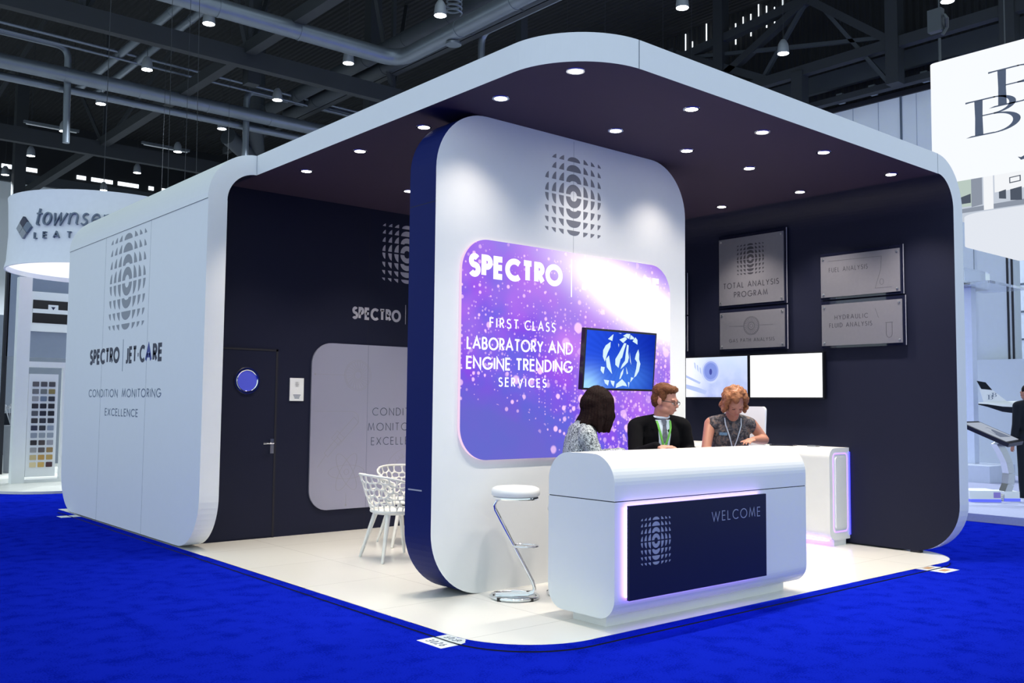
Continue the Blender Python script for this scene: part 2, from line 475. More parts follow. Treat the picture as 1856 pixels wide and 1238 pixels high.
def lightbox_mat(w, h):
    m = bpy.data.materials.new('violet_bokeh_print')
    nt, nd, ma, mix = nodeset(m)
    tc, X, Z, u, v = uv_nodes(nt, nd, ma, w, h)
    cmb = nt.nodes.new('ShaderNodeCombineXYZ'); nt.links.new(X, cmb.inputs[0]); nt.links.new(Z, cmb.inputs[1])
    P = cmb.outputs[0]
    n1 = nd('ShaderNodeTexNoise'); nt.links.new(P, n1.inputs['Vector']); n1.inputs['Scale'].default_value = 2.2; n1.inputs['Detail'].default_value = 3
    n2 = nd('ShaderNodeTexNoise'); nt.links.new(P, n2.inputs['Vector']); n2.inputs['Scale'].default_value = 1.7; n2.inputs['Detail'].default_value = 2
    blue = (.13, .13, .80); violet = (.27, .07, .85); pink = (.62, .22, .95)
    f = ma('MULTIPLY_ADD', n1.outputs['Fac'], 4.0, -1.55, clamp=True)
    c = mix(f, blue, violet)
    # pinker cloud through the middle and up towards the bright corner
    dg = ma('SUBTRACT', ma('MULTIPLY_ADD', u, -.55, .78), v)
    band = ma('SUBTRACT', 1.0, ma('MULTIPLY', ma('ABSOLUTE', dg), 2.6), clamp=True)
    pk = ma('MULTIPLY', band, ma('MULTIPLY_ADD', n2.outputs['Fac'], 3.4, -1.2, clamp=True))
    c = mix(ma('MULTIPLY', pk, .9), c, pink)
    # calm grey-blue corner, lower left, and a blue foot
    du = ma('SUBTRACT', u, .0); dv = ma('SUBTRACT', v, -.05)
    r0 = ma('SQRT', ma('ADD', ma('MULTIPLY', ma('MULTIPLY', du, du), .55), ma('MULTIPLY', dv, dv)))
    calm = ma('MULTIPLY_ADD', r0, -5.0, 2.35, clamp=True)
    c = mix(ma('MULTIPLY', calm, .85), c, (.14, .15, .60))
    # upper right glare printed in the picture
    bu = ma('SUBTRACT', u, .82); bv = ma('ADD', ma('SUBTRACT', v, .79), ma('MULTIPLY', bu, .45))
    rr = ma('ADD', ma('MULTIPLY', ma('MULTIPLY', bu, bu), 11.0), ma('MULTIPLY', ma('MULTIPLY', bv, bv), 60.0))
    burst = ma('POWER', 2.718, ma('MULTIPLY', rr, -1.0))
    halo = ma('POWER', 2.718, ma('MULTIPLY', rr, -.22))
    c = mix(ma('MULTIPLY', halo, .8), c, (.78, .42, .98))
    # bokeh discs at several sizes
    lowright = ma('MULTIPLY_ADD', u, 1.3, ma('MULTIPLY_ADD', v, -.9, .25), clamp=True)
    mask = ma('MULTIPLY', ma('SUBTRACT', 1.0, ma('MULTIPLY', calm, 1.1), clamp=True), ma('MULTIPLY_ADD', v, -1.3, 1.65, clamp=True))
    for sc, r, share, amt, big in ((7.5, .34, .62, .95, 1.0), (11.5, .33, .62, .95, .85), (18., .30, .60, .9, .55), (31., .30, .40, .75, .1)):
        vo = nd('ShaderNodeTexVoronoi', feature='F1', voronoi_dimensions='2D')
        nt.links.new(P, vo.inputs['Vector']); vo.inputs['Scale'].default_value = sc; vo.inputs['Randomness'].default_value = .85
        sepc = nt.nodes.new('ShaderNodeSeparateColor'); nt.links.new(vo.outputs['Color'], sepc.inputs[0])
        size = ma('MULTIPLY', ma('MULTIPLY_ADD', sepc.outputs[1], .7, .45), r)
        pres = ma('ADD', ma('MULTIPLY', lowright, big), 1.0 - big)
        on = ma('LESS_THAN', sepc.outputs[0], ma('MULTIPLY', ma('MULTIPLY', mask, pres), share))
        disc = ma('MULTIPLY', ma('SUBTRACT', size, vo.outputs['Distance']), 9.0, clamp=True)
        k = ma('MULTIPLY', ma('MULTIPLY', disc, on), ma('MULTIPLY_ADD', sepc.outputs[2], .8, .3, clamp=True))
        c = mix(ma('MULTIPLY', k, amt), c, (1.05, .66, 1.05))
    c = mix(ma('MULTIPLY', burst, 1.9, clamp=True), c, (1.5, 1.4, 1.5))
    emit_out(nt, nd, c, 1.0)
    return m

def blue_screen_mat(w, h):
    m = bpy.data.materials.new('blue_screen_picture')
    nt, nd, ma, mix = nodeset(m)
    tc, X, Z, u, v = uv_nodes(nt, nd, ma, w, h)
    c = mix(u, (.02, .09, .85), (.004, .02, .42))
    bu = ma('SUBTRACT', u, .05); bv = ma('SUBTRACT', v, .02)
    r = ma('ADD', ma('MULTIPLY', ma('MULTIPLY', bu, bu), 9.), ma('MULTIPLY', ma('MULTIPLY', bv, bv), 5.))
    g = ma('POWER', 2.718, ma('MULTIPLY', r, -2.6))
    c = mix(g, c, (.45, .85, 1.25))
    cu = ma('SUBTRACT', u, .62); cv = ma('SUBTRACT', v, .18)
    r2 = ma('ADD', ma('MULTIPLY', cu, cu), ma('MULTIPLY', cv, cv))
    c = mix(ma('MULTIPLY', ma('POWER', 2.718, ma('MULTIPLY', r2, -9.)), .5), c, (.10, .35, 1.1))
    ang = ma('ARCTAN2', ma('SUBTRACT', v, .5), ma('SUBTRACT', u, .5))
    rays = ma('SINE', ma('MULTIPLY', ang, 34.))
    c = mix(ma('MULTIPLY_ADD', rays, .05, .05, clamp=True), c, (.0, .01, .16))
    emit_out(nt, nd, c, 1.0)
    return m

def engine_screen_mat(w, h):
    m = bpy.data.materials.new('pale_engine_picture')
    nt, nd, ma, mix = nodeset(m)
    tc, X, Z, u, v = uv_nodes(nt, nd, ma, w, h, True)
    nz = nd('ShaderNodeTexNoise'); nt.links.new(tc.outputs['Object'], nz.inputs['Vector']); nz.inputs['Scale'].default_value = 7
    c = mix(v, (.42, .50, .92), (.72, .84, 1.05))
    c = mix(ma('MULTIPLY_ADD', nz.outputs['Fac'], 1.6, -.6, clamp=True), c, (.75, .82, 1.1))
    a = ma('SUBTRACT', u, .5)
    c = mix(ma('MULTIPLY_ADD', a, -3.2, -.35, clamp=True), c, (1.05, 1.08, 1.15))
    emit_out(nt, nd, c, 1.0)
    return m

def flat_emit(name, col, s=1.0):
    m = bpy.data.materials.new(name)
    nt, nd, ma, mix = nodeset(m)
    e = nt.nodes.new('ShaderNodeEmission'); e.inputs[0].default_value = (*col, 1); e.inputs[1].default_value = s
    out = nt.nodes.new('ShaderNodeOutputMaterial'); nt.links.new(e.outputs[0], out.inputs[0])
    return m
M['screen_white'] = flat_emit('lit_white_screen', (1.0, 1.0, 1.0), 1.6)
M['shard'] = flat_emit('screen_shard', (.72, .92, 1.0), 1.0)
M['glow_letter'] = flat_emit('backlit_white_letters', (1.0, 1.0, .98), 1.35)
M['edge_glow'] = flat_emit('backlit_pink_edge', (1.0, .72, .95), .95)
M['sign_glow'] = flat_emit('backlit_white_sign', (.93, .96, 1.0), 1.02)
M['daylight'] = flat_emit('daylight_slot', (.85, .93, 1.0), 2.2)

# ------------------------------------------------------------------ large structure
CZ0 = -0.04                                    # carpet level; the stand floor is z = 0
XB, XBI, XF, XR, XRO = -.9055, -.718, -.430, 4.603, 4.79
YF, YS, YD, YE = -.150, 4.302, 4.896, 8.75
ZC, ZT = 3.598, 3.791

fl = MB()
fl.add([(-16, -14, CZ0), (27, -14, CZ0), (27, 12, CZ0), (-16, 12, CZ0)], [(0, 1, 2, 3)])
struct(fl.build('floor', M['carpet'], smooth=0), 'bright blue carpet covering the exhibition hall floor', 'floor')

b_ = MB().add([(-16, 12, CZ0), (27, 12, CZ0), (27, 54, CZ0), (-16, 54, CZ0)], [(0, 1, 2, 3)])
struct(b_.build('floor', mat('pale_hall_floor', (.10, .105, .11), .7), smooth=0), 'pale grey hall floor under the far stands', 'floor')

# stand platform
def plan_corner(x0, x1, y0, y1, r0, r1):
    return rrect(x0, x1, y0, y1, (r0, r1, 0.02, 0.02), 14)
pf = thing('exhibition_platform', (1.9, 4.3, CZ0), 'low white platform with rounded corners and mirror edge under the whole stand', 'platform')
fr_top = (Vector((0, 0, 0)), X_, Y_, Z_)
MB().extr(plan_corner(XB, XRO, -.171, YE + .05, .6, .6), fr_top, CZ0, 0.0).build('floor_board', M['stand_floor'], pf, 30)
edge = MB()
po = plan_corner(XB - .006, XRO + .006, -.177, YE + .056, .606, .606); pi_ = plan_corner(XB, XRO, -.171, YE + .05, .6, .6)
for i in range(len(po)):
    j = (i + 1) % len(po)
    a, b, c, d = po[i], po[j], pi_[j], pi_[i]
    edge.add([(a[0], a[1], CZ0), (b[0], b[1], CZ0), (b[0], b[1], .003), (a[0], a[1], .003), (d[0], d[1], .003), (c[0], c[1], .003), (d[0], d[1], CZ0), (c[0], c[1], CZ0)],
             [(0, 1, 2, 3), (3, 2, 5, 4), (4, 5, 7, 6)])
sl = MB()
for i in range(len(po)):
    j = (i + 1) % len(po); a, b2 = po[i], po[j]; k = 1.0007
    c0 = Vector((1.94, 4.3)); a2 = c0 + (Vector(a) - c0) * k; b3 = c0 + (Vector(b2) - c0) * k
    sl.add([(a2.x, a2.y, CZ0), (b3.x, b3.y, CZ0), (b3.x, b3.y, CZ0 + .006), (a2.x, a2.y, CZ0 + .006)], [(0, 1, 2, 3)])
sl.build('base_shadow_line', M['dark_groove'], pf, 30)  # dark ring painted in as the shadow line under the mirror edge
edge.build('edge_trim', M['chrome'], pf, 30)['label'] = 'mirror-polished edge strip of the platform'

# ---- the shell: canopy, blue-white side wall, navy wall with signs
sh = thing('exhibition_stand_shell', (1.9, 4.3, 0), 'large white exhibition stand shell with rounded corners and dark navy inside', 'exhibition stand')
WN = [M['white'], M['navy'], M['groove'], M['dark_groove'], M['soffit']]
cp = MB()
can = [(XF, YS), (XF, YF + .6)] + [(XF + .6 - .6 * cos(radians(a)), YF + .6 - .6 * sin(radians(a))) for a in range(5, 91, 5)] + [(4.30, YF), (4.30, YE), (XF, YE)]
cp.extr(can, fr_top, ZC, ZT, (0, 4, 0))
# rolled corners
def roll(mb, cx, cz, ri, ro, a0, a1, y0, y1, n=14):
    A = [radians(a0 + (a1 - a0) * i / n) for i in range(n + 1)]
    inn = [(cx + ri * cos(a), cz + ri * sin(a)) for a in A]; out = [(cx + ro * cos(a), cz + ro * sin(a)) for a in A]
    for i in range(n):
        o1, o2, i1, i2 = out[i], out[i + 1], inn[i], inn[i + 1]
        mb.add([(o1[0], y0, o1[1]), (o2[0], y0, o2[1]), (i2[0], y0, i2[1]), (i1[0], y0, i1[1]), (o1[0], y1, o1[1]), (o2[0], y1, o2[1]), (i2[0], y1, i2[1]), (i1[0], y1, i1[1])],
               [(0, 1, 2, 3), (0, 4, 5, 1), (7, 6, 5, 4)], 0)
        mb.add([(i1[0], y0, i1[1]), (i2[0], y0, i2[1]), (i2[0], y1, i2[1]), (i1[0], y1, i1[1])], [(0, 1, 2, 3)], 1)
roll(cp, XF, ZC - .29, .29, .482, 180, 90, YS, YE)
roll(cp, 4.30, ZC - .30, .303, .49, 90, 0, YF, YE)
# panel joints in the fascia
for (x0, x1, y0, y1) in ((XF - .0015, XF + .002, YS - .0035, YS + .001), (.137, .141, YF - .001, YF + .002), (4.298, 4.302, YF - .001, YF + .002)):
    cp.box(x0, x1, y0, y1, ZC + .001, ZT - .001, 2)
cpo = cp.build('canopy', WN, sh, 35)
cpo['label'] = 'white canopy with plain rounded fascia and dark navy underside'
sw = MB()
prof = rrect(-YE, -YS, .018, ZC - .29, (.5, .5, 0, 0), 14)
frL = frame_left(XB)
sw.extr(prof, frL, -(XBI - XB), 0, (0, 1, 0))
for y in (7.276, 5.797):
    sw.box(XB - .0006, XB + .001, y - .0015, y + .0015, .02, ZC - .29, 2)
sw.box(XB - .0006, XB + .001, YS + .003, YE - .003, ZC - .292, ZC - .288, 2)
sw.box(XB + .05, XBI - .05, YS + .6, YE - .6, 0, .02, 3)
swo = sw.build('side_wall', WN, sh, 35)
swo['label'] = 'pale side wall with rounded lower corners, grey emblem and navy lettering'
emb = MB(); emblem(emb, frL, -6.50, 2.722, 1.17, 1.08, .0015)
emb.build('ring_logo', M['grey_vinyl'], swo, 0)
word(swo, M['ink'], 'SPECTRO', frL, -7.735, 1.815, .185, .235, width=1.075, track=.08)
word(swo, M['ink'], 'JET.C', frL, -6.455, 1.80, .19, .22, width=.60, track=.12); word(swo, M['ink'], 'RE', frL, -5.625, 1.80, .19, .235, width=.28, track=.08)
word(swo, M['blue_ink'], 'A', frL, -5.845, 1.80, .19, .235, width=.20, track=.08)['label'] = 'bright blue letter A'
MB().box(XB - .002, XB, 6.541, 6.550, 1.72, 2.075).build('divider_line', M['slate_ink'], swo, 0)
word(swo, M['slate_ink'], 'CONDITION', frL, -7.725, 1.432, .093, .125, width=1.05, track=.2)
word(swo, M['slate_ink'], 'MONITORING', frL, -6.535, 1.432, .093, .125, width=1.187, track=.2)
word(swo, M['slate_ink'], 'EXCELLENCE', frL, -7.098, 1.222, .086, .13, width=1.095, track=.2)
rw = MB()
profR = rrect(YF, YE, .018, ZC - .30, (.47, .47, 0, 0), 14)
rw.extr(profR, (Vector((XR, 0, 0)), Y_, Z_, X_), 0, XRO - XR, (0, 1, 0))
rw.box(XR + .04, XRO - .04, YF + .6, YE - .6, 0, .02, 3)
rw.box(XR + .005, XR + .06, .24, .34, 0, .02, 3)
rw.build('sign_wall', WN, sh, 35)['label'] = 'navy inner wall carrying the signs and screens, white edge'

# ---- rear partition with door
pt = thing('partition_wall', (1.9, YD + .05, 0), 'dark navy partition wall with door, emblem and lettering behind the white chairs', 'partition')
xl = XBI + .002
pw = MB(); pw.extr([(xl, 0), (XR - .002, 0), (XR - .002, ZC - .002), (XF, ZC - .002)] + [(XF - .288 * sin(radians(a)), ZC - .29 + .288 * cos(radians(a))) for a in range(10, 91, 10)], frame_front(YD), -.1, 0, (0, 0, 0))
for x in (1.228, 2.35): pw.box(x - .0015, x + .0015, YD - .0006, YD, 0, ZC, 1)
pw.build('wall_panel', [M['navy'], M['dark_groove']], pt, 30)
frD = frame_front(YD)
emb = MB(); emblem(emb, frD, 1.74, 3.125, .68, .68, .0015); emb.build('ring_logo', M['pale_vinyl'], pt, 0)
word(pt, M['pale_vinyl'], 'SPECTRO', frD, 1.02, 2.325, .145, .24, width=.645, track=.08)
MB().box(1.728, 1.734, YD - .002, YD, 2.31, 2.535).build('divider_line', M['pale_vinyl'], pt, 0)
word(pt, M['pale_vinyl'], 'JET.CARE', frD, 1.80, 2.325, .145, .24, width=.70, track=.08)
dr = MB()
dr.box(-.70, .112, YD - .012, YD, .015, 1.925, 0)
dr.box(.112, .135, YD - .016, YD, 0, 1.945, 1); dr.box(-.715, .135, YD - .016, YD, 1.925, 1.945, 1)
dro = dr.build('door', [M['navy'], M['dark_groove']], pt, 0); dro['label'] = 'flush navy door with round porthole window'
ph = MB()
Mf = Matrix(((1, 0, 0), (0, 0, -1), (0, 1, 0)))
ph.lathe([(.105, .012), (.135, .012), (.140, .02), (.135, .03), (.115, .032), (.105, .026)], (-.205, YD, 1.61), 40, 0, Mf, True)
ph.build('porthole_ring', M['chrome'], dro, 40)
MB().lathe([(0, .010), (.108, .010), (.108, .018), (0, .018)], (-.205, YD, 1.61), 40, 0, Mf).build('porthole_glass', mat('violet_lit_glass', (.05, .06, .35), .08, emit=(.10, .12, .72), es=.38), dro, 40)
hd = MB(); hd.box(.070, .108, YD - .02, YD - .012, .865, 1.015)
hd.build('handle_plate', M['steel'], dro, 0)
hd = MB(); hd.tube([(.09, YD - .012, .972), (.09, YD - .058, .972), (.084, YD - .062, .972), (-.03, YD - .06, .970)], .011, 10)
hd.build('door_handle', M['chrome'], dro, 50)

# ---- notice plate
nt_ = thing('notice_plate', (.36, YD, 1.41), 'small white notice plate on the navy wall beside the door', 'notice')
MB().box(.28, .441, YD - .012, YD, 1.41, 1.652).build('plate', M['white'], nt_, 0)
tx = MB(); emblem(tx, frame_front(YD - .012), .362, 1.585, .05, .055, .001); tx.build('ring_logo', M['mid_vinyl'], nt_, 0)
tx = MB()
for k, w_ in enumerate((.085, .07, .055)): tx.box(.362 - w_ / 2, .362 + w_ / 2, YD - .013, YD - .012, 1.468 - k * .016, 1.477 - k * .016)
tx.build('printed_text', M['slate_ink'], nt_, 0)

# ---- grey illustrated panel on the partition
gp = thing('illustrated_wall_panel', (1.5, YD, .24), 'large pale grey rounded panel with line drawings on the navy partition', 'wall panel')
gpm = bpy.data.materials.new('soft_backlit_panel'); gpm.use_nodes = True
gb = gpm.node_tree.nodes['Principled BSDF']; gb.inputs['Base Color'].default_value = (.34, .34, .44, 1); gb.inputs['Roughness'].default_value = .33; gb.inputs['Metallic'].default_value = .35
MB().extr(rrect(.528, 2.42, .24, 2.043, (.22, .22, .24, .24), 12), frame_front(YD), 0, .02).build('panel_board', gpm, gp, 30)
frP = frame_front(YD - .02)
ln = MB()
def pline(mb, pts, fr, w=.005, th=.001): ribbon(mb, pts, w, lambda a, b, t: fr[0] + fr[1] * a + fr[2] * b + fr[3] * t, th)
def circ(cx, cz, rx, rz, rot=0, n=40):
    c, s_ = cos(rot), sin(rot)
    return [(cx + rx * cos(t) * c - rz * sin(t) * s_, cz + rx * cos(t) * s_ + rz * sin(t) * c) for t in [2 * pi * i / n for i in range(n + 1)]]
for k in range(3): pline(ln, circ(.977, .64, .225, .075, k * pi / 3), frP, .004)
pline(ln, circ(.977, .64, .03, .03), frP, .004)
pline(ln, [(.977, .40), (.977, .28)], frP, .003); pline(ln, circ(.977, .28, .008, .008, n=10), frP, .008)
pline(ln, [(.57, 1.70), (.95, 1.70)], frP, .003); pline(ln, circ(.57, 1.70, .006, .006, n=10), frP, .008)
pline(ln, [(.57, 1.30), (1.03, 1.30)] + [(1.03 + .09 * sin(a), 1.21 + .09 * cos(a)) for a in [i * .3 for i in range(1, 8)]], frP, .003)
for k in range(24):
    a = k * pi / 12; pline(ln, [(1.10 + .05 * cos(a), 1.70 + .05 * sin(a)), (1.10 + .15 * cos(a + .35), 1.70 + .15 * sin(a + .35))], frP, .0025)
for r in (.045, .155, .17): pline(ln, circ(1.10, 1.70, r, r), frP, .003)
def obl(p, q, w):  # slim outlined rectangle from p to q
    d = Vector((q[0] - p[0], q[1] - p[1])).normalized(); n = Vector((-d.y, d.x)) * w
    return [(p[0] + n.x, p[1] + n.y), (q[0] + n.x, q[1] + n.y), (q[0] - n.x, q[1] - n.y), (p[0] - n.x, p[1] - n.y), (p[0] + n.x, p[1] + n.y)]
pline(ln, obl((.72, .83), (.88, 1.00), .03), frP, .004); pline(ln, obl((.88, 1.00), (1.09, 1.21), .042), frP, .004); pline(ln, [(.62, .70), (.72, .83)], frP, .004)
pline(ln, obl((.83, .97), (.90, 1.05), .06), frP, .003)
for r in (.21, .30): pline(ln, circ(1.78, .58, r, r), frP, .004)
for k in range(30):
    a = k * pi / 15; pline(ln, [(1.78 + .21 * cos(a), .58 + .21 * sin(a)), (1.78 + .25 * cos(a), .58 + .25 * sin(a))], frP, .0025)
ln.build('line_drawings', M['mid_vinyl'], gp, 0)
M['mirror_letter'] = mat('mirror_lettering', (.16, .17, .21), .2, .8)
word(gp, M['mirror_letter'], 'CONDITION', frP, 1.295, 1.255, .088, .075, width=.74, track=.3)
word(gp, M['mirror_letter'], 'MONITORING', frP, 1.24, 1.085, .088, .075, width=.86, track=.3)
word(gp, M['mirror_letter'], 'EXCELLENCE', frP, 1.285, .925, .088, .075, width=.76, track=.3)
MB().box(1.2265, 1.2295, YD - .0206, YD - .02, .245, 2.04).build('joint_line', M['groove'], gp, 0)

# ---- feature wall with light box
YQ, YQB = 1.326, 1.66
fw = thing('feature_wall', (1.0, 1.49, 0), 'white free-standing wall with rounded corners and deep blue sides under the canopy', 'feature wall')
b_ = MB()
prf = rrect(-.42, 2.410, 0, ZC - .002, (.47, .47, .47, .47), 16)
b_.extr(prf, frame_front(YQ), -(YQB - YQ), 0, (0, 1, 1))
b_.box(-.4206, -.419, YQ + .0, YQB, 2.872, 2.876, 2)
b_.box(-.4212, -.419, YQ + .12, YQB - .04, .760, .770, 3)
fwo = b_.build('wall_body', [M['white'], M['navy_blue'], M['dark_groove'], M['pale_vinyl']], fw, 35)
emb = MB(); emblem(emb, frame_front(YQ), .978, 3.118, .64, .655, .0015, drop={(3, 2, -1, 1), (2, 2, -1, 1)}); emb.build('ring_logo', M['grey_metal'], fw, 0)  # upper left pieces left out to draw the glare that fades them
MB().box(.9765, .9785, YQ - .0006, YQ, 2.64, ZC - .02).build('panel_joint', M['groove'], fw, 0)

lb = thing('backlit_display_panel', (-.195, YQ, .98), 'glowing violet and pink bokeh panel with white lettering on the white wall', 'light box')
LBW, LBH = 2.357, 1.66
b_ = MB(); P = rrect(-.195, 2.162, .98, 2.640, (.25, .25, .25, .25), 14)
b_.extr(P, frame_front(YQ), 0, .03, (0, 1, 1))
lbf = b_.build('printed_face', [lightbox_mat(LBW, LBH), M['edge_glow']], lb, 30)
frQ = frame_front(YQ - .03)
G_ = M['glow_letter']
word(lbf, G_, 'SPECTRO', frQ, -.135, 2.345, .180, .26, width=.962, track=.07)
MB().box(.924, .931, YQ - .034, YQ - .03, 2.275, 2.585).build('divider_line', G_, lbf, 0)
word(lbf, G_, 'JET.CARE', frQ, 1.028, 2.345, .180, .26, width=1.0, track=.07)
word(lbf, G_, 'FIRST', frQ, .073, 1.975, .078, .13, width=.29, track=.3)
word(lbf, G_, 'CLASS', frQ, .425, 1.975, .078, .13, width=.328, track=.3)
word(lbf, G_, 'LABORATORY', frQ, -.142, 1.803, .098, .15, width=.765, track=.12)
word(lbf, G_, 'AND', frQ, .675, 1.803, .098, .15, width=.273, track=.12)
word(lbf, G_, 'ENGINE', frQ, -.145, 1.655, .098, .15, width=.43, track=.12)
word(lbf, G_, 'TRENDING', frQ, .338, 1.655, .098, .15, width=.607, track=.12)
word(lbf, G_, 'SERVICES', frQ, .165, 1.53, .072, .14, width=.495, track=.3)

# ------------------------------------------------------------------ screens
def television(name, fr, w, h, label, scr_mat, depth=.045, group=None, bez=.017):
    """fr: origin at the lower left front corner"""
    o, U, V, N = fr
    t = thing(name, o, label, 'television', group)
    hb = MB(); hb.extr(rrect(0, w, 0, h, .006, 3), fr, -depth, 0); hb.build('housing', M['black'], t, 30)
    sc = MB(); sc.extr([(bez, bez), (w - bez, bez), (w - bez, h - bez), (bez, h - bez)], fr, 0, .0015)
    s_ = sc.build('screen', scr_mat, t, 0)
    return t, s_
ct, st_ = cos(radians(4.6)), sin(radians(4.6))
vt = Vector((0, -st_, ct)); ntv = Vector((0, -ct, -st_))
frT = (Vector((.985, 1.225, 1.520)), X_, vt, ntv)
tv, scn = television('television', frT, .868, .505, 'television with blue shattered emblem hung tilted on the violet light panel', blue_screen_mat(.868, .505))
SH = [[(0.37, 0.959), (0.358, 0.837), (0.296, 0.867)], [(0.439, .985), (0.483, .985), (0.48, 0.975)], [(0.562, 0.985), (0.614, 0.985), (0.601, 0.895), (0.511, 0.944)], [(0.541, 0.925), (0.572, 0.892), (0.517, 0.815), (0.46, 0.87)], [(0.621, 0.969), (0.67, 0.93), (0.677, 0.895), (0.613, 0.889)], [(0.693, 0.933), (0.727, 0.885), (0.73, 0.805), (0.655, 0.856)], [(0.336, 0.821), (0.336, 0.728), (0.303, 0.627), (0.27, 0.469), (0.239, 0.551), (0.237, 0.664), (0.269, 0.751)], [(0.323, 0.578), (0.339, 0.487), (0.384, 0.256), (0.359, 0.29), (0.303, 0.372), (0.283, 0.512)], [(0.221, 0.378), (0.274, 0.37), (0.262, 0.249), (0.219, 0.31)], [(0.534, 0.817), (0.564, 0.812), (0.535, 0.673), (0.516, 0.557), (0.494, 0.526), (0.472, 0.368), (0.423, 0.422), (0.419, 0.521), (0.467, 0.632)], [(0.576, 0.792), (0.6, 0.779), (0.6, 0.649), (0.615, 0.564), (0.602, 0.476), (0.536, 0.386), (0.502, 0.348), (0.522, 0.428), (0.56, 0.502), (0.565, 0.647)], [(0.548, 0.365), (0.541, 0.271), (0.51, 0.176), (0.493, 0.168), (0.511, 0.284)], [(0.749, 0.719), (0.766, 0.633), (0.768, 0.539), (0.792, 0.46), (0.777, 0.328), (0.74, 0.238), (0.709, 0.207), (0.734, 0.369), (0.741, 0.486), (0.706, 0.541), (0.718, 0.63)], [(0.665, 0.212), (0.704, 0.2), (0.658, 0.118)], [(0.272, 0.151), (0.348, 0.14), (0.335, 0.047), (0.293, 0.088)], [(0.366, 0.141), (0.428, 0.129), (0.417, 0.029), (0.386, 0.078)], [(0.533, 0.17), (0.589, 0.101), (0.614, 0.044), (0.55, 0.056), (0.448, 0.01), (0.456, 0.081)], [(0.447, 0.802), (0.46, 0.781), (0.456, 0.738)], [(0.623, 0.651), (0.656, 0.436), (0.636, 0.493)], [(0.582, 0.389), (0.616, 0.275), (0.599, 0.26)], [(0.623, 0.124), (0.646, 0.117), (0.639, 0.023)]]
b_ = MB()
for P in SH:
    Q = [(.017 + a * .834, .017 + b * .471) for a, b in P]
    ar = sum(Q[i - 1][0] * Q[i][1] - Q[i][0] * Q[i - 1][1] for i in range(len(Q)))
    b_.extr(Q if ar > 0 else Q[::-1], frT, .0015, .0022)
b_.build('emblem_picture', M['shard'], scn, 0)
MB().box(1.25, 1.58, 1.235, YQ - .03, 1.62, 1.88).build('wall_bracket', M['black'], tv, 0)
TVX = XR - .075
eng_m = engine_screen_mat(.912, .50)
frS = (Vector((TVX, 3.060, 1.485)), -Y_, Z_, -X_)
tv1, scn1 = television('television', frS, .912, .50, 'wall television showing a pale aircraft engine picture beside the blank white screen', eng_m)
b_ = MB()
frS2 = (frS[0] + frS[3] * .0016, frS[1], frS[2], frS[3])
def ellp(cx, cy, rx, ry, n=28): return [(cx + rx * cos(2 * pi * i / n), cy + ry * sin(2 * pi * i / n)) for i in range(n)]
for (cx, cy, rx, ry, d, mi) in ((.385, .315, .135, .140, .0002, 0), (.385, .318, .112, .118, .0006, 1), (.385, .320, .092, .096, .001, 2), (.385, .312, .020, .036, .0014, 3)):
    b_.extr(ellp(cx, cy, rx, ry), frS2, d - .0002, d + .0002, (mi, mi, mi))
for P in ([(.02, .17), (.02, .12), (.30, .05), (.33, .09), (.20, .13)], [(.02, .28), (.02, .25), (.22, .17), (.24, .19)]): b_.extr(P, frS2, 0, .0002, (4, 4, 4))
for k in range(3): b_.extr([(.14 + .04 * k, .43 - .03 * k), (.148 + .04 * k, .37 - .03 * k), (.170 + .04 * k, .34 - .03 * k), (.158 + .04 * k, .42 - .03 * k)], frS2, 0, .0002, (4, 4, 4))
b_.build('engine_picture', [flat_emit('scr_a', (.66, .74, 1.0), 1.0), flat_emit('scr_b', (.36, .45, .92), 1.0), flat_emit('scr_c', (.24, .32, .80), 1.0), flat_emit('scr_d', (.07, .09, .40), 1.0), flat_emit('scr_e', (.50, .60, .96), 1.0)], scn1, 0)
tv2, scn2 = television('television', (Vector((TVX, 2.142, 1.484)), -Y_, Z_, -X_), .935, .502, 'wall television with a blank white screen, beside the engine picture', M['screen_white'])
for t, y0, y1 in ((tv1, 2.4, 2.8), (tv2, 1.45, 1.9)):
    MB().box(TVX + .045, XR - .001, y0, y1, 1.6, 1.85).build('wall_bracket', M['black'], t, 0)

# ------------------------------------------------------------------ wall signs
def wall_sign(y0, y1, z0, z1, label, draw=None, gp_='acrylic wall signs'):
    """y0 = far (left) end, y1 = near (right) end of the metal plate"""
    t = thing('wall_sign', (XR, (y0 + y1) / 2, z0), label, 'sign', gp_)
    b = MB(); b.box(XR - .045, XR - .037, y1 - .03, y0 + .012, z0 - .025, z1 + .035)
    b.build('acrylic_sheet', M['acrylic'], t, 0)
    e = MB()
    for (a0, a1, c0, c1) in ((y1 - .033, y1 - .0295, z0 - .025, z1 + .037),): e.box(XR - .047, XR - .036, a0, a1, c0, c1)
    e.build('edge_highlight', M['pale_vinyl'], t, 0)  # pale strip painted in as the highlight along the sheet's near edge
    mp = MB().box(XR - .055, XR - .047, y1, y0, z0, z1).build('metal_plate', M['grey_metal'], t, 0)
    for y in (y0 - .03, y1 + .03):
        for z in (z0 + .03, z1 - .03):
            MB().lathe([(.012, 0), (.012, .062), (.009, .066), (0, .066)], (XR, y, z), 14, 0, Matrix(((0, 0, -1), (0, 1, 0), (1, 0, 0)))).build('standoff', M['steel'], t, 40)
    if draw:
        f = frame_left(XR - .055); m = MB(); draw(m, mp, f, -y0, z0, y0 - y1, z1 - z0)
        m.build('line_drawing', M['dark_ink'], mp, 0)
    return t
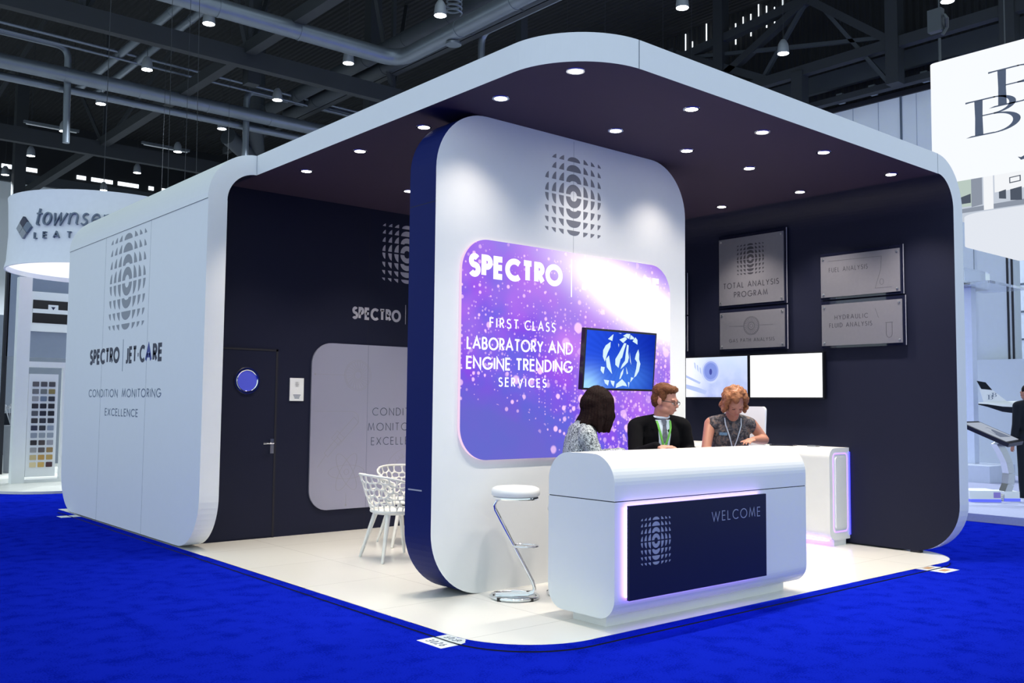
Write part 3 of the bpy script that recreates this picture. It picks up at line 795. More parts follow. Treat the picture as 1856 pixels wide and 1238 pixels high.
def d_tap(m, t, f, u, v, w, h):
    emblem(m, f, u + w * .50, v + h * .66, w * .42, h * .46, .001)
    word(t, M['dark_ink'], 'TOTAL ANALYSIS', f, u + w / 2, v + h * .245, .068, .13, width=w * .86, track=.24, th=.001, align='c')
    word(t, M['dark_ink'], 'PROGRAM', f, u + w / 2, v + h * .105, .068, .13, width=w * .52, track=.24, th=.001, align='c')
def d_gpa(m, t, f, u, v, w, h):
    for r in (.105, .095, .04, .02): pline(m, circ(u + w / 2, v + h * .60, r, r), f, .0025)
    for k in range(24):
        a = k * pi / 12; pline(m, [(u + w / 2 + .04 * cos(a), v + h * .6 + .04 * sin(a)), (u + w / 2 + .095 * cos(a + .2), v + h * .6 + .095 * sin(a + .2))], f, .0018)
    pline(m, [(u + w * .15, v + h * .62), (u + w / 2 - .105, v + h * .6)], f, .002); pline(m, [(u + w / 2 + .105, v + h * .6), (u + w * .83, v + h * .6)], f, .002)
    word(t, M['dark_ink'], 'GAS PATH ANALYSIS', f, u + w / 2, v + h * .17, .042, .10, width=w * .70, track=.3, th=.001, align='c')
def d_fuel(m, t, f, u, v, w, h):
    word(t, M['dark_ink'], 'FUEL ANALYSIS', f, u + w * .11, v + h * .60, .05, .10, width=w * .50, track=.3, th=.001)
    pline(m, [(u + w * .10, v + h * .88), (u + w * .78, v + h * .86), (u + w * .77, v + h * .55), (u + w * .72, v + h * .25), (u + w * .70, v + h * .12), (u + w * .90, v + h * .12)], f, .002)
    pline(m, circ(u + w * .78, v + h * .26, .02, .03), f, .002)
def d_hyd(m, t, f, u, v, w, h):
    word(t, M['dark_ink'], 'HYDRAULIC', f, u + w * .17, v + h * .62, .048, .10, width=w * .42, track=.3, th=.001)
    word(t, M['dark_ink'], 'FLUID ANALYSIS', f, u + w * .10, v + h * .43, .048, .10, width=w * .54, track=.3, th=.001)
    pline(m, [(u + w * .80, v + h * .48), (u + w * .89, v + h * .48)], f, .003)
    pline(m, [(u + w * .81, v + h * .47), (u + w * .81, v + h * .22)] + [(u + w * .845 - w * .035 * cos(a), v + h * .22 - h * .09 * sin(a)) for a in [i * pi / 8 for i in range(9)]] + [(u + w * .88, v + h * .47)], f, .003)
    pline(m, [(u + w * .68, v + h * .83), (u + w * .72, v + h * .60)], f, .002)
wall_sign(2.565, 1.693, 2.562, 3.335, 'large square grey plate lettered TOTAL ANALYSIS PROGRAM on the navy wall', d_tap)
wall_sign(2.556, 1.688, 2.056, 2.478, 'grey plate lettered GAS PATH ANALYSIS directly above the engine picture screen', d_gpa)
wall_sign(1.240, .365, 2.553, 2.986, 'grey plate lettered FUEL ANALYSIS, upper one nearest the stand front', d_fuel)
wall_sign(1.235, .349, 2.042, 2.476, 'grey plate lettered HYDRAULIC FLUID ANALYSIS, below the fuel sign', d_hyd)
wall_sign(3.945, 3.075, 2.520, 2.965, 'upper grey plate mostly hidden behind the white feature wall', None)
wall_sign(3.945, 3.075, 2.078, 2.440, 'lower grey plate mostly hidden behind the white feature wall', None)

# ------------------------------------------------------------------ downlights
def downlight(x, y, label, power=1.0):
    t = thing('recessed_downlight', (x, y, ZC), label, 'ceiling light', 'downlights in the canopy')
    MB().lathe([(.047, -.004), (.062, -.004), (.064, 0), (.047, 0)], (x, y, ZC), 28, ring=True).build('trim_ring', M['chrome'], t, 40)
    MB().lathe([(0, -.0025), (.047, -.0025), (.047, 0), (0, 0)], (x, y, ZC), 24).build('lens', M['down_glow'], t, 40)
    L = bpy.data.lights.new('downlight_beam', 'SPOT'); L.energy = DOWNLIGHT_W * power; L.color = (1.0, .885, .75); L.spot_size = radians(104); L.spot_blend = 1.0; L.shadow_soft_size = .045
    o = bpy.data.objects.new('downlight_beam', L); COL.objects.link(o); o.parent = t; o.location = (0, 0, -.03)
FN = ('first', 'second', 'third', 'fourth', 'fifth')
for i, x in enumerate((-.14, 1.06, 1.95, 2.85, 4.01)):
    downlight(x, .16, 'recessed downlight in the canopy front row, %s from the rounded front corner' % FN[i], 1.15)
for i, x in enumerate((-.15, 1.05, 1.94, 2.84)):
    downlight(x, .92, 'recessed downlight in the canopy second row, %s from the long side edge' % FN[i], .34)
for i, y in enumerate((1.88, 2.85, 3.82)):
    downlight(-.15, y, 'recessed downlight along the canopy side edge, %s one beyond the feature wall' % FN[i])
downlight(1.05, 3.86, 'recessed downlight behind the feature wall above the white chairs')
downlight(4.03, 1.15, 'recessed downlight near the navy sign wall, between the two largest signs')
downlight(4.04, 2.14, 'recessed downlight near the navy sign wall, above the TOTAL ANALYSIS sign')
for (x, y) in ((1.94, 2.4), (2.9, 3.9), (4.0, 3.9)):
    downlight(x, y, 'recessed downlight hidden behind the feature wall')

# ------------------------------------------------------------------ reception counter
rc = thing('reception_counter', (.95, .14, 0), 'white rounded reception counter with navy WELCOME panel and violet glow', 'counter')
x0, x1, y0, y1 = -.097, 2.010, -.162, .439
fcX = (Vector((0, 0, 0)), Y_, Z_, X_)
top = MB(); top.extr(rrect(y0, y1, .803, 1.09, (0, 0, .19, .19), 14), fcX, x0, x1); top.build('top_section', M['white_gloss'], rc, 30)
low = MB(); low.extr(rrect(y0, y1, .072, .797, (.135, .135, 0, 0), 12), fcX, x0, x1); low.build('lower_section', M['white_gloss'], rc, 30)
MB().box(x0 + .004, x1 - .004, y0 + .004, y1 - .004, .79, .81).build('shadow_gap', M['dark_groove'], rc, 0)
MB().box(0, 1.945, 0, .30, 0, .09).build('plinth', M['white_gloss'], rc, 0)
wp = MB(); wp.box(-.022, 1.415, -.217, -.197, .197, .776)
wpo = wp.build('welcome_panel', mat('navy_gloss_panel', (.006, .008, .036), .35, spec=.3), rc, 0); wpo['label'] = 'navy panel lettered WELCOME with a grey emblem'
tx = MB(); text(tx, 'WELCOME', frame_front(-.217), .79, .622, .067, .085, width=.552, track=.3); tx.build('lettering', M['dim_vinyl'], wpo, 0)
emb = MB(); emblem(emb, frame_front(-.217), .225, .545, .285, .30, .0012); emb.build('ring_logo', M['dim_vinyl'], wpo, 0)
ld = MB()
ld.box(-.008, 1.40, -.197, -.162, .211, .222, 0); ld.box(-.008, 1.40, -.197, -.162, .751, .762, 0); ld.box(-.008, .003, -.197, -.162, .211, .762, 0)
ld.build('led_strip', M['led'], rc, 0)['label'] = 'violet light strip behind the welcome panel'
MB().box(.02, 1.38, -.197, -.162, .24, .73).build('panel_spacer', M['white'], rc, 0)

# ---- back counter along the sign wall
bc = thing('back_counter', (4.42, 2.9, 0), 'cream white storage counter with violet light outline along the navy wall', 'counter')
fbc = frame_front(0)
yc0, yc1 = .972, 4.86
b_ = MB(); b_.extr(rrect(4.225, 4.600, .060, .985, (.10, 0, 0, .10), 10), frame_front(yc0), -(yc1 - yc0), 0); b_.build('counter_body', M['white'], bc, 30)
MB().box(4.318, 4.543, .986, yc1, 0, .07).build('plinth', M['white'], bc, 0)
def ring(mb, fr, x0, x1, z0, z1, w, r, d0, d1, n=6):
    A = rrect(x0, x1, z0, z1, r, n); B = rrect(x0 + w, x1 - w, z0 + w, z1 - w, max(.005, r - w), n); K = len(A)
    o, U, V, N = fr
    f = lambda p, d: o + U * p[0] + V * p[1] + N * d
    for i in range(K):
        j = (i + 1) % K
        mb.add([f(A[i], d1), f(A[j], d1), f(B[j], d1), f(B[i], d1), f(A[i], d0), f(A[j], d0), f(B[j], d0), f(B[i], d0)], [(0, 1, 2, 3), (0, 4, 5, 1), (3, 2, 6, 7)])
b_ = MB(); ring(b_, frame_front(yc0), 4.285, 4.565, .135, .935, .015, .05, 0, .003); b_.build('led_outline', M['led_soft'], bc, 0)
MB().extr(rrect(4.325, 4.525, .175, .895, .03, 5), frame_front(yc0), 0, .012).build('end_panel', M['white'], bc, 30)
b_ = MB(); b_.box(4.24, 4.30, yc0 + .05, yc1, .052, .060); b_.build('toe_led', mat('violet_toe_light', (.5, .3, .9), .5, emit=(.34, .15, 1.0), es=7), bc, 0)
b_ = MB(); b_.box(4.586, 4.600, yc0 - .010, yc0 - .001, .10, .94); b_.build('wall_led', M['led_blue'], bc, 0)

# small things on the counters
def flat_thing(name, cx, cy, z, w, d, h, rot, label, cat, m, m2=None):
    t = thing(name, (cx, cy, z), label, cat)
    Mx = Matrix.Rotation(rot, 4, 'Z'); Mx.translation = (cx, cy, z + h / 2)
    MB().obox(Mx, w, d, h).build('case', m, t, 0)
    if m2:
        Mx2 = Mx.copy(); Mx2.translation = (cx, cy, z + h + .0006)
        MB().obox(Mx2, w * .88, d * .88, .0012).build('top_face', m2, t, 0)
    return t
flat_thing('tablet', 4.40, 1.62, .985, .17, .25, .010, .3, 'dark tablet lying flat on the back counter behind the woman', 'tablet', M['black'], mat('tablet_glass', (.05, .05, .12), .1))
flat_thing('cable_cover', 4.42, 1.27, .985, .08, .10, .016, 0, 'small silver cable cover on the back counter near its glowing end', 'cable cover', M['steel'])
flat_thing('cable_cover', 4.42, 2.62, .985, .08, .12, .016, 0, 'small silver cable cover on the back counter below the engine screen', 'cable cover', M['steel'])

# ------------------------------------------------------------------ bar stool
RH = Vector((.7614, -.6483, 0)).normalized()
def bar_stool(c, rot, label, group='white bar stools', hs=1.0):
    c = Vector(c)
    t = thing('bar_stool', c, label, 'stool', group)
    d = Vector((cos(rot), sin(rot), 0)); n = Vector((-d.y, d.x, 0))
    MB().lathe([(0, .752), (.160, .752), (.176, .765), (.179, .79), (.170, .815), (.145, .826), (0, .830)], c, 36).build('seat_cushion', mat('white_leather', (.85, .85, .83), .35), t, 50)
    MB().lathe([(.05, .735), (.168, .735), (.172, .744), (.168, .752), (.05, .752)], c, 36).build('seat_ring', M['chrome'], t, 50)
    for k in (-1, 1):
        o = c + n * .028 * k
        path = [o + d * -.10 + Z_ * .742, o + d * -.135 + Z_ * .725, o + d * -.155 + Z_ * .69, o + d * -.148 + Z_ * .655]
        path += [o + d * (.13) + Z_ * .12, o + d * (.143) + Z_ * .075, o + d * .135 + Z_ * .045, o + d * .10 + Z_ * .028, o + d * -.14 + Z_ * .022]
        MB().tube(path, .0115, 12).build('frame_tube', M['chrome'], t, 60)
    MB().tube([c + Vector((.168 * cos(a), .168 * sin(a), .014)) for a in [2 * pi * i / 40 for i in range(40)]], .0125, 10, True).build('base_ring', M['chrome'], t, 60)
    MB().lathe([(0, .004), (.16, .004), (.16, .010), (0, .010)], c, 36).build('base_plate', M['chrome'], t, 40)
    p = c + d * -.012 + Z_ * .385
    fr_ = [p + n * -.04] + [p + d * .085 + (d * cos(a) * .095 + n * sin(a) * .075) for a in [radians(q) for q in range(-130, 131, 20)]] + [p + n * .04]
    MB().tube(fr_, .008, 10, True).build('foot_rest', M['chrome'], t, 60)
    for a in (.4, 2.1, 3.7, 5.2):
        q = c + Vector((.168 * cos(a + rot - 1.2), .168 * sin(a + rot - 1.2), .012))
        MB().lathe([(.018, -.012), (.018, .014), (0, .014)], q, 12).build('rubber_foot', M['black'], t, 40)
    t.scale = (1, 1, hs * .968)
    return t
bar_stool((.125, 1.035, 0), atan2(RH.y, RH.x), 'white round bar stool on slanted chrome legs beside the counter end')

# ------------------------------------------------------------------ organic shapes: fused bodies, hair, draped bands
def fuse(mb, name, m, parent, voxel=.007, it=5, fac=.5, bump=None):
    """one continuous surface grown around overlapping forms"""
    ob = mb.build(name, m, parent, None)
    r = ob.modifiers.new('r', 'REMESH'); r.mode = 'VOXEL'; r.voxel_size = voxel; r.use_smooth_shade = True
    if it:
        q = ob.modifiers.new('s', 'SMOOTH'); q.factor = fac; q.iterations = it
    dg = bpy.context.evaluated_depsgraph_get(); dg.update()
    me = bpy.data.meshes.new_from_object(ob.evaluated_get(dg))
    old = ob.data; ob.modifiers.clear(); ob.data = me; bpy.data.meshes.remove(old)
    me.name = name
    if bump:
        o = WL[parent.name]
        nn = [v.normal.copy() for v in me.vertices]
        for v, n in zip(me.vertices, nn): v.co += n * bump(v.co + o)
    if not me.materials:
        me.materials.append(m)
    me.polygons.foreach_set('use_smooth', [True] * len(me.polygons))
    return ob

def bvh_of(ob):
    o = WL[ob.name]
    return BVHTree.FromPolygons([tuple(v.co + o) for v in ob.data.vertices], [tuple(p.vertices) for p in ob.data.polygons])

class Drape:
    """flat drawing (a across, b up) laid on a curved surface by casting against it"""
    def __init__(s, bvh, o, S, F, out=.45):
        s.b = bvh; s.o = Vector(o); s.S = S; s.F = F; s.out = out; s.last = 0.1
    def __call__(s, a, b, t):
        p = s.o + s.S * a + Z_ * b + s.F * s.out
        h = s.b.ray_cast(p, -s.F, 1.2)
        if h[0] is not None: s.last = (h[0] - s.o).dot(s.F)
        q = s.o + s.S * a + Z_ * b + s.F * (s.last + t)
        return q
    def patch(s, mb, rows, t=.003, n=8, mi=0):
        """rows: (b, a_left, a_right)"""
        vs = []; fs = []
        for b, l, r in rows:
            for i in range(n + 1): vs.append(s(l + (r - l) * i / n, b, t))
        for j in range(len(rows) - 1):
            for i in range(n):
                k = j * (n + 1) + i
                fs.append((k, k + 1, k + n + 2, k + n + 1))
        K = len(vs)
        mb.add(vs + [v - s.F * (t + .003) for v in vs], fs + [tuple(i + K for i in f[::-1]) for f in fs], mi)
    def band(s, mb, pts, w, t=.004, mi=0, step=.02):
        P = []
        for (a, b), (c, d) in zip(pts[:-1], pts[1:]):
            n = max(1, int(sqrt((c - a) ** 2 + (d - b) ** 2) / step))
            P += [(a + (c - a) * i / n, b + (d - b) * i / n) for i in range(n)]
        P.append(pts[-1])
        ribbon(mb, P, w, lambda a, b, q: s(a, b, t if q > 0 else -.002), 1.0, mi)

def hframe(f, pitch=0, roll=0):
    f = Vector((f[0], f[1], 0)).normalized()
    F = f * cos(pitch) - Z_ * sin(pitch); U = Z_ * cos(pitch) + f * sin(pitch)
    R = F.cross(U)
    Mx = Matrix(((R.x, F.x, U.x), (R.y, F.y, U.y), (R.z, F.z, U.z)))
    return Mx @ Matrix.Rotation(roll, 3, 'Y')

def head_forms(mb, c, H, k=1.0):
    """c = centre of the head; local x right, y forward, z up"""
    L = lambda x, y, z: Vector(c) + H @ (Vector((x, y, z - .115)) * k)
    E = lambda x, y, z, a, b, d: mb.ell(L(x, y, z), (a * k, b * k, d * k), H)
    E(0, -.012, .145, .074, .094, .086); E(0, .018, .10, .066, .080, .085); E(0, .036, .055, .054, .060, .060)
    E(0, .064, .018, .026, .026, .020)
    for s in (-1, 1):
        E(s * .036, .052, .074, .026, .030, .026); E(s * .030, .082, .118, .028, .013, .008)
        E(s * .045, .02, .035, .020, .045, .024)
        E(s * .077, -.008, .092, .010, .022, .032)
        E(s * .011, .098, .068, .008, .010, .007)
    mb.cone(L(0, .092, .105), L(0, .112, .072), .008 * k, .0125 * k, 10)
    E(0, .094, .044, .022, .009, .005); E(0, .092, .034, .019, .010, .006)
    return L

def finger_chain(mb, p, d, dn, l, r):
    p1 = p + d * l * .5; p2 = p1 + (d * .75 + dn * .65).normalized() * l * .3; p3 = p2 + (d * .45 + dn * .9).normalized() * l * .25
    mb.cone(p, p1, r, r * .95, 8); mb.cone(p1, p2, r * .95, r * .85, 8); mb.cone(p2, p3, r * .85, r * .7, 8)

def hand_forms(mb, wrist, d, palm_n, side=1, spread=.012, curl=.6, point=False):
    """d: towards the fingers, palm_n: out of the palm, side: where the thumb is (+1 / -1)"""
    d = Vector(d).normalized(); pn = Vector(palm_n); pn = (pn - d * pn.dot(d)).normalized(); x = d.cross(pn) * side
    Mx = Matrix((x, d, pn)).transposed()
    mb.ell(wrist + d * .048, (.041, .052, .016), Mx)
    for i, l in enumerate((.072, .080, .074, .058)):
        b = wrist + d * .088 + x * (.030 - .020 * i) - d * (.006 * (i == 3))
        dd = (d + x * spread * (1.5 - i) * 4).normalized()
        finger_chain(mb, b, dd, pn * curl * (0.15 if (point and i == 0) else 1.0), l, .0085)
    b = wrist + d * .025 + x * .034
    td = (d * .75 + x * .65 + pn * .35).normalized()
    mb.cone(wrist + d * .012 + x * .018, b, .014, .013, 8); mb.cone(b, b + td * .035, .012, .010, 8); mb.cone(b + td * .035, b + (td * .6 + d * .45).normalized() * .058, .010, .008, 8)

def torso_forms(mb, hip, neck, F, S, sw=.185, g=0.0, fat=1.0):
    hip, neck = Vector(hip), Vector(neck)
    up = (neck - hip).normalized()
    Fx = (F - up * F.dot(up)).normalized(); Sx = Fx.cross(up)
    Mx = Matrix((Sx, Fx, up)).transposed()
    L = (neck - hip).length
    mb.ell(hip, (.165 * fat + g, .125 * fat + g, .115 + g), Mx)
    mb.ell(hip + up * L * .30 + Fx * .01, (.142 * fat + g, .108 * fat + g, .19 + g), Mx)
    mb.ell(hip + up * L * .66 + Fx * .005, (.158 * fat + g, .112 * fat + g, .20 + g), Mx)
    sh = neck - up * .045
    for s in (-1, 1):
        mb.cone(neck - up * .01 + Sx * s * .035, sh + Sx * s * (sw - .03), .045 + g, .052 + g, 14)
        mb.ell(sh + Sx * s * (sw - .015) - up * .015, (.056 + g, .058 + g, .060 + g), Mx)
    return sh, Sx, Fx, up

def person_frame(spec):
    F = Vector((spec['F'][0], spec['F'][1], 0)).normalized()
    return F, F.cross(Z_)

M['skin'] = mat('skin', (.40, .175, .115), .5, var=.08, scale=30)
M['skin_pale'] = mat('skin_fair', (.44, .20, .145), .5, var=.07, scale=30)
M['eye'] = mat('eye_white', (.7, .7, .68), .2)
M['iris'] = mat('iris', (.03, .03, .035), .2)
M['lip'] = mat('lip', (.42, .13, .11), .45)
M['shirt'] = mat('white_shirt', (.62, .68, .80), .7, bump=.05, bscale=60)
M['suit'] = mat('black_suit', (.0030, .0030, .0042), .95, spec=.1, var=.25, bump=.08, bscale=30)
M['suit_grey'] = mat('charcoal_suit', (.014, .017, .024), .9, spec=.15, var=.15, bump=.08, bscale=30)
M['trouser'] = mat('dark_trousers', (.008, .008, .011), .9, spec=.1)
M['shoe'] = mat('black_leather', (.008, .008, .008), .3)
M['hair_m'] = mat('ginger_brown_hair', (.105, .036, .012), .6, spec=.2, var=.5, scale=70, bump=.6, bscale=110)
M['hair_d'] = mat('dark_brown_hair', (.008, .0020, .0018), .7, spec=.12, var=.8, scale=60, bump=.5, bscale=90)
M['hair_g'] = mat('ginger_curly_hair', (.23, .080, .025), .55, var=.5, scale=45, bump=.7, bscale=80)

def fabric_pattern(name, c1, c2, scale, c3=None):
    m = bpy.data.materials.new(name); m.use_nodes = True
    nt = m.node_tree; b = nt.nodes['Principled BSDF']; b.inputs['Roughness'].default_value = .8
    tc = nt.nodes.new('ShaderNodeTexCoord'); nz = nt.nodes.new('ShaderNodeTexNoise')
    nz.inputs['Scale'].default_value = scale; nz.inputs['Detail'].default_value = 5; nz.inputs['Distortion'].default_value = 1.5
    nt.links.new(tc.outputs['Object'], nz.inputs['Vector'])
    cr = nt.nodes.new('ShaderNodeValToRGB'); e = cr.color_ramp.elements
    e[0].position = .42; e[0].color = (*c1, 1); e[1].position = .60; e[1].color = (*c2, 1)
    if c3: q = e.new(.5); q.color = (*c3, 1)
    nt.links.new(nz.outputs['Fac'], cr.inputs[0]); nt.links.new(cr.outputs[0], b.inputs['Base Color'])
    return m
M['tweed'] = fabric_pattern('grey_white_print', (.045, .055, .07), (.50, .54, .57), 75)
M['blouse'] = fabric_pattern('brown_grey_sheer_print', (.022, .016, .020), (.15, .105, .09), 22, (.05, .055, .075))

def eyes(parent, L, H, skin, down=False):
    for s in (-1, 1):
        b = MB(); b.ell(L(s * .030, .0835, .098 if not down else .096), (.0145, .0115, .0085 if not down else .0125), H, 12, 8); b.build('eyelid', skin, parent, 60)
        if down:
            b = MB(); b.tube([L(s * .030 + .013 * x, .0945 - .003 * x * x, .087 + .002 * x * x) for x in (-1, -.5, 0, .5, 1)], .0016, 6); b.build('lashes', M['hair_d'], parent, 60); continue
        b = MB(); b.ell(L(s * .030, .083, .0935), (.0115, .0112, .0085), H, 12, 8); b.build('eye', M['eye'], parent, 60)
        b = MB(); b.ell(L(s * .030, .0925, .0945), (.0052, .003, .0052), H, 10, 6); b.build('iris', M['iris'], parent, 60)

def legs_forms(mb, hip, S, knees, feet, g=0.0):
    for s, kn, ft in ((-1, knees[0], feet[0]), (1, knees[1], feet[1])):
        h = Vector(hip) + S * s * .085 - Z_ * .02
        mb.cone(h, kn, .082 + g, .058 + g); mb.cone(kn, Vector(kn) * .55 + Vector(ft) * .45, .056 + g, .055 + g); mb.cone(Vector(kn) * .55 + Vector(ft) * .45, ft, .055 + g, .040 + g)

def shoes(parent, feet, F):
    for ft in feet:
        Mx = hframe(F)
        b = MB(); b.ell(Vector(ft) + F * .06 - Z_ * .025, (.046, .125, .036), Mx); b.ell(Vector(ft) - Z_ * .0, (.042, .05, .05), Mx)
        fuse(b, 'shoe', M['shoe'], parent, .01, 3)

def make_person(base, label, F, hip, neck, head, hf, hpitch, arms, knees, feet, skin, sw=.185, hk=1.0, fat=1.0, body_voxel=.0065):
    """arms: ((elbow, wrist, hand_dir, palm_normal, thumb_side, kwargs) right, left)"""
    F = Vector((F[0], F[1], 0)).normalized(); S = F.cross(Z_)
    t = thing('person', base, label, 'person')
    b = MB()
    sh, Sx, Fx, up = torso_forms(b, hip, neck, F, S, sw, 0, fat)
    H = hframe(hf, hpitch)
    L = head_forms(b, head, H, hk)
    b.cone(Vector(neck) - up * .03, L(0, -.02, .05), .060, .055); b.cone(Vector(neck) - up * .02 + Fx * .02, L(0, .015, .045), .045, .045)
    sk = []
    for s, a in ((1, arms[0]), (-1, arms[1])):
        p = sh + Sx * s * (sw - .005) - up * .015
        el, wr = Vector(a[0]), Vector(a[1])
        b.cone(p, el, .050, .040); b.cone(el, el * .5 + wr * .5, .041, .037); b.cone(el * .5 + wr * .5, wr, .037, .026)
        hand_forms(b, wr, a[2], a[3], a[4], **(a[5] if len(a) > 5 else {}))
        sk.append((p, el, wr))
    legs_forms(b, hip, S, knees, feet)
    body = fuse(b, 'body', skin, t, body_voxel, 3)
    eyes(t, L, H, skin, hpitch > .4)
    lp = MB(); lp.ell(L(0, .1035, .0405), (.019 * hk, .004, .0022), H, 12, 6); lp.ell(L(0, .1015, .0345), (.015 * hk, .004, .003), H, 12, 6); lp.build('lips', M['lip'], t, 60)
    return t, body, L, H, sk, (sh, Sx, Fx, up), S, F

def sleeve(mb, sk, g0, g1, end=.96):
    p, el, wr = sk; w = el + (wr - el) * end
    mb.cone(p, el, .052 + g0, .043 + g0); mb.cone(el, w, .044 + g0, .033 + g1)

# ---- the man in the dark suit
man_hip = Vector((1.46, .86, .80)); man_neck = Vector((1.405, .765, 1.292)); man_head = Vector((1.395, .70, 1.452))
mF = Vector((-.45, -.89, 0)).normalized(); mS = mF.cross(Z_)
mk = [man_hip + mF * .30 + mS * s * .12 + Z_ * -.30 for s in (-1, 1)]; mf = [man_hip + mF * .20 + mS * s * .13 + Vector((0, 0, -.735)) for s in (-1, 1)]
t, body, L, H, sk, tf, S, F = make_person((1.46, .86, 0), 'man in a dark suit with glasses and green lanyard, turned towards the curly haired woman', mF, man_hip, man_neck, man_head, (.26, -.96), .16,
    ((Vector((1.10, .755, 1.01)), Vector((1.08, .515, 1.085)), (.55, -.83, .02), (.2, 0, -1), -1), (Vector((1.635, .665, 1.02)), Vector((1.52, .53, 1.04)), (-.9, -.4, 0), (0, 0, -1), 1)), mk, mf, M['skin_pale'], .205, 1.0, 1.05)
sh_, Sx, Fx, up = tf
b = MB(); torso_forms(b, man_hip, man_neck - up * .006, F, S, .212, .014, 1.06)
for q in sk: sleeve(b, q, .014, .012)
jk = fuse(b, 'jacket', M['suit'], t, .009, 4, bump=lambda p: .004 * noise.noise(p * 16))
b = MB(); legs_forms(b, man_hip, S, mk, mf, .012); b.ell(man_hip, (.19, .15, .13), hframe(F)); fuse(b, 'trousers', M['trouser'], t, .012, 3)
shoes(t, mf, F)
dv = Drape(bvh_of(jk), man_neck, Sx, F)
b = MB(); dv.patch(b, [(-.005, -.060, .064), (-.06, -.056, .066), (-.12, -.050, .066), (-.20, -.042, .062), (-.30, -.034, .056)], .004); shirt = b.build('shirt', M['shirt'], t, 60)
b = MB()
Hc = hframe(F)
b.tube([man_neck + Vector((0, 0, .022)) + Sx * (.064 * sin(a)) + F * (.062 * cos(a) + .012) + Z_ * (-.012 * cos(a)) for a in [2 * pi * i / 24 for i in range(24)]], [.0105] * 24, 8, True)
b.build('collar', M['shirt'], shirt, 60)
b = MB(); dv.patch(b, [(.005, -.012, .020), (-.02, -.020, .024), (-.045, -.010, .014)], .016, 3); dv.patch(b, [(-.045, -.012, .016), (-.15, -.024, .024), (-.26, -.028, .026)], .009, 4)
b.build('tie', mat('striped_tie', (.10, .11, .15), .5, var=.85, scale=55), shirt, 60)
b = MB()
for s in (-1, 1): dv.band(b, [(s * .058, -.012), (s * .05, -.07), (s * .004 + .004, -.225)], .015, .011)
b.build('lanyard', mat('green_lanyard', (.12, .42, .05), .6), t, 0)['label'] = 'bright green lanyard'
b = MB(); dv.patch(b, [(-.245, -.04, .048), (-.305, -.04, .048)], .016, 3); b.build('badge', M['white'], t, 0)
b = MB()
for s in (-1, 1):
    dv.patch(b, [(-.01, s * .058, s * .072), (-.05, s * .052, s * .098), (-.075, s * .05, s * .105), (-.08, s * .055, s * .090), (-.16, s * .050, s * .082), (-.29, s * .040, s * .055)], .007, 4)
b.build('lapels', M['suit'], jk, 60)
b = MB()
hp = lambda x, y, z, a, c, d: b.ell(L(x, y, z), (a, c, d), H)
hp(0, -.022, .165, .081, .098, .078); hp(0, -.055, .11, .076, .062, .085); hp(0, .046, .200, .060, .045, .028); hp(.015, .066, .190, .044, .024, .020); hp(-.045, .03, .195, .04, .05, .03); hp(.045, .03, .195, .04, .05, .03)
for s in (-1, 1): hp(s * .071, .012, .135, .011, .030, .042)
fuse(b, 'hair', M['hair_m'], t, .006, 3, bump=lambda p: .005 * noise.noise(p * 55))
b = MB()
for s in (-1, 1):
    b.tube([L(s * .032 + .021 * cos(a), .106, .094 + .015 * sin(a)) for a in [2 * pi * i / 20 for i in range(20)]], .0021, 6, True)
    b.tube([L(s * .053, .105, .10), L(s * .070, .085, .102), L(s * .081, -.01, .100)], .0026, 6)
b.tube([L(-.011, .108, .097), L(0, .110, .100), L(.011, .108, .097)], .002, 6)
b.build('glasses', M['black'], t, 60)
b = MB()
for s in (-1, 1): b.ell(L(s * .031, .093, .112), (.019, .005, .0035), H, 10, 6)
b.build('eyebrows', M['hair_m'], t, 60)

# ---- the dark haired woman with her back half turned
w1_hip = Vector((.53, .86, .80)); w1_neck = Vector((.575, .79, 1.245)); w1_head = Vector((.675, .735, 1.405))
wF = Vector((.86, -.50, 0)).normalized(); wS = wF.cross(Z_)
wk = [w1_hip + wF * .30 + wS * s * .10 + Z_ * -.28 for s in (-1, 1)]; wf = [w1_hip + wF * .24 + wS * s * .11 + Vector((0, 0, -.735)) for s in (-1, 1)]
t, body, L, H, sk, tf, S, F = make_person((.53, .86, 0), 'woman with long dark hair in a grey and white patterned jacket, bending over the counter', wF, w1_hip, w1_neck, w1_head, (.92, -.38), .50,
    ((Vector((.50, .575, 1.00)), Vector((.66, .50, 1.055)), (.9, -.2, -.1), (0, 0, -1), -1), (Vector((.72, .86, 1.0)), Vector((.86, .66, 1.04)), (.8, -.5, -.1), (0, 0, -1), 1)), wk, wf, M['skin'], .175)
sh_, Sx, Fx, up = tf
b = MB(); torso_forms(b, w1_hip, w1_neck - up * .01, F, S, .180, .013)
for q in sk: sleeve(b, q, .013, .010)
fuse(b, 'jacket', M['tweed'], t, .009, 4, bump=lambda p: .005 * noise.noise(p * 13))
b = MB(); legs_forms(b, w1_hip, S, wk, wf, .012); b.ell(w1_hip, (.185, .15, .13), hframe(F)); fuse(b, 'trousers', M['trouser'], t, .012, 3)
shoes(t, wf, F)
b = MB()
c0 = Vector(w1_head) + Vector((.0, .0, .0)); hd2 = Vector((.92, -.38, 0)).normalized(); hs2 = Vector((hd2.y, -hd2.x, 0))
b.ell(c0 + Z_ * .030 - hd2 * .012, (.105, .105, .108)); b.ell(c0 + Z_ * .0 - hd2 * .03, (.112, .112, .10))
b.ell(L(0, -.005, .165), (.080, .098, .075), H)
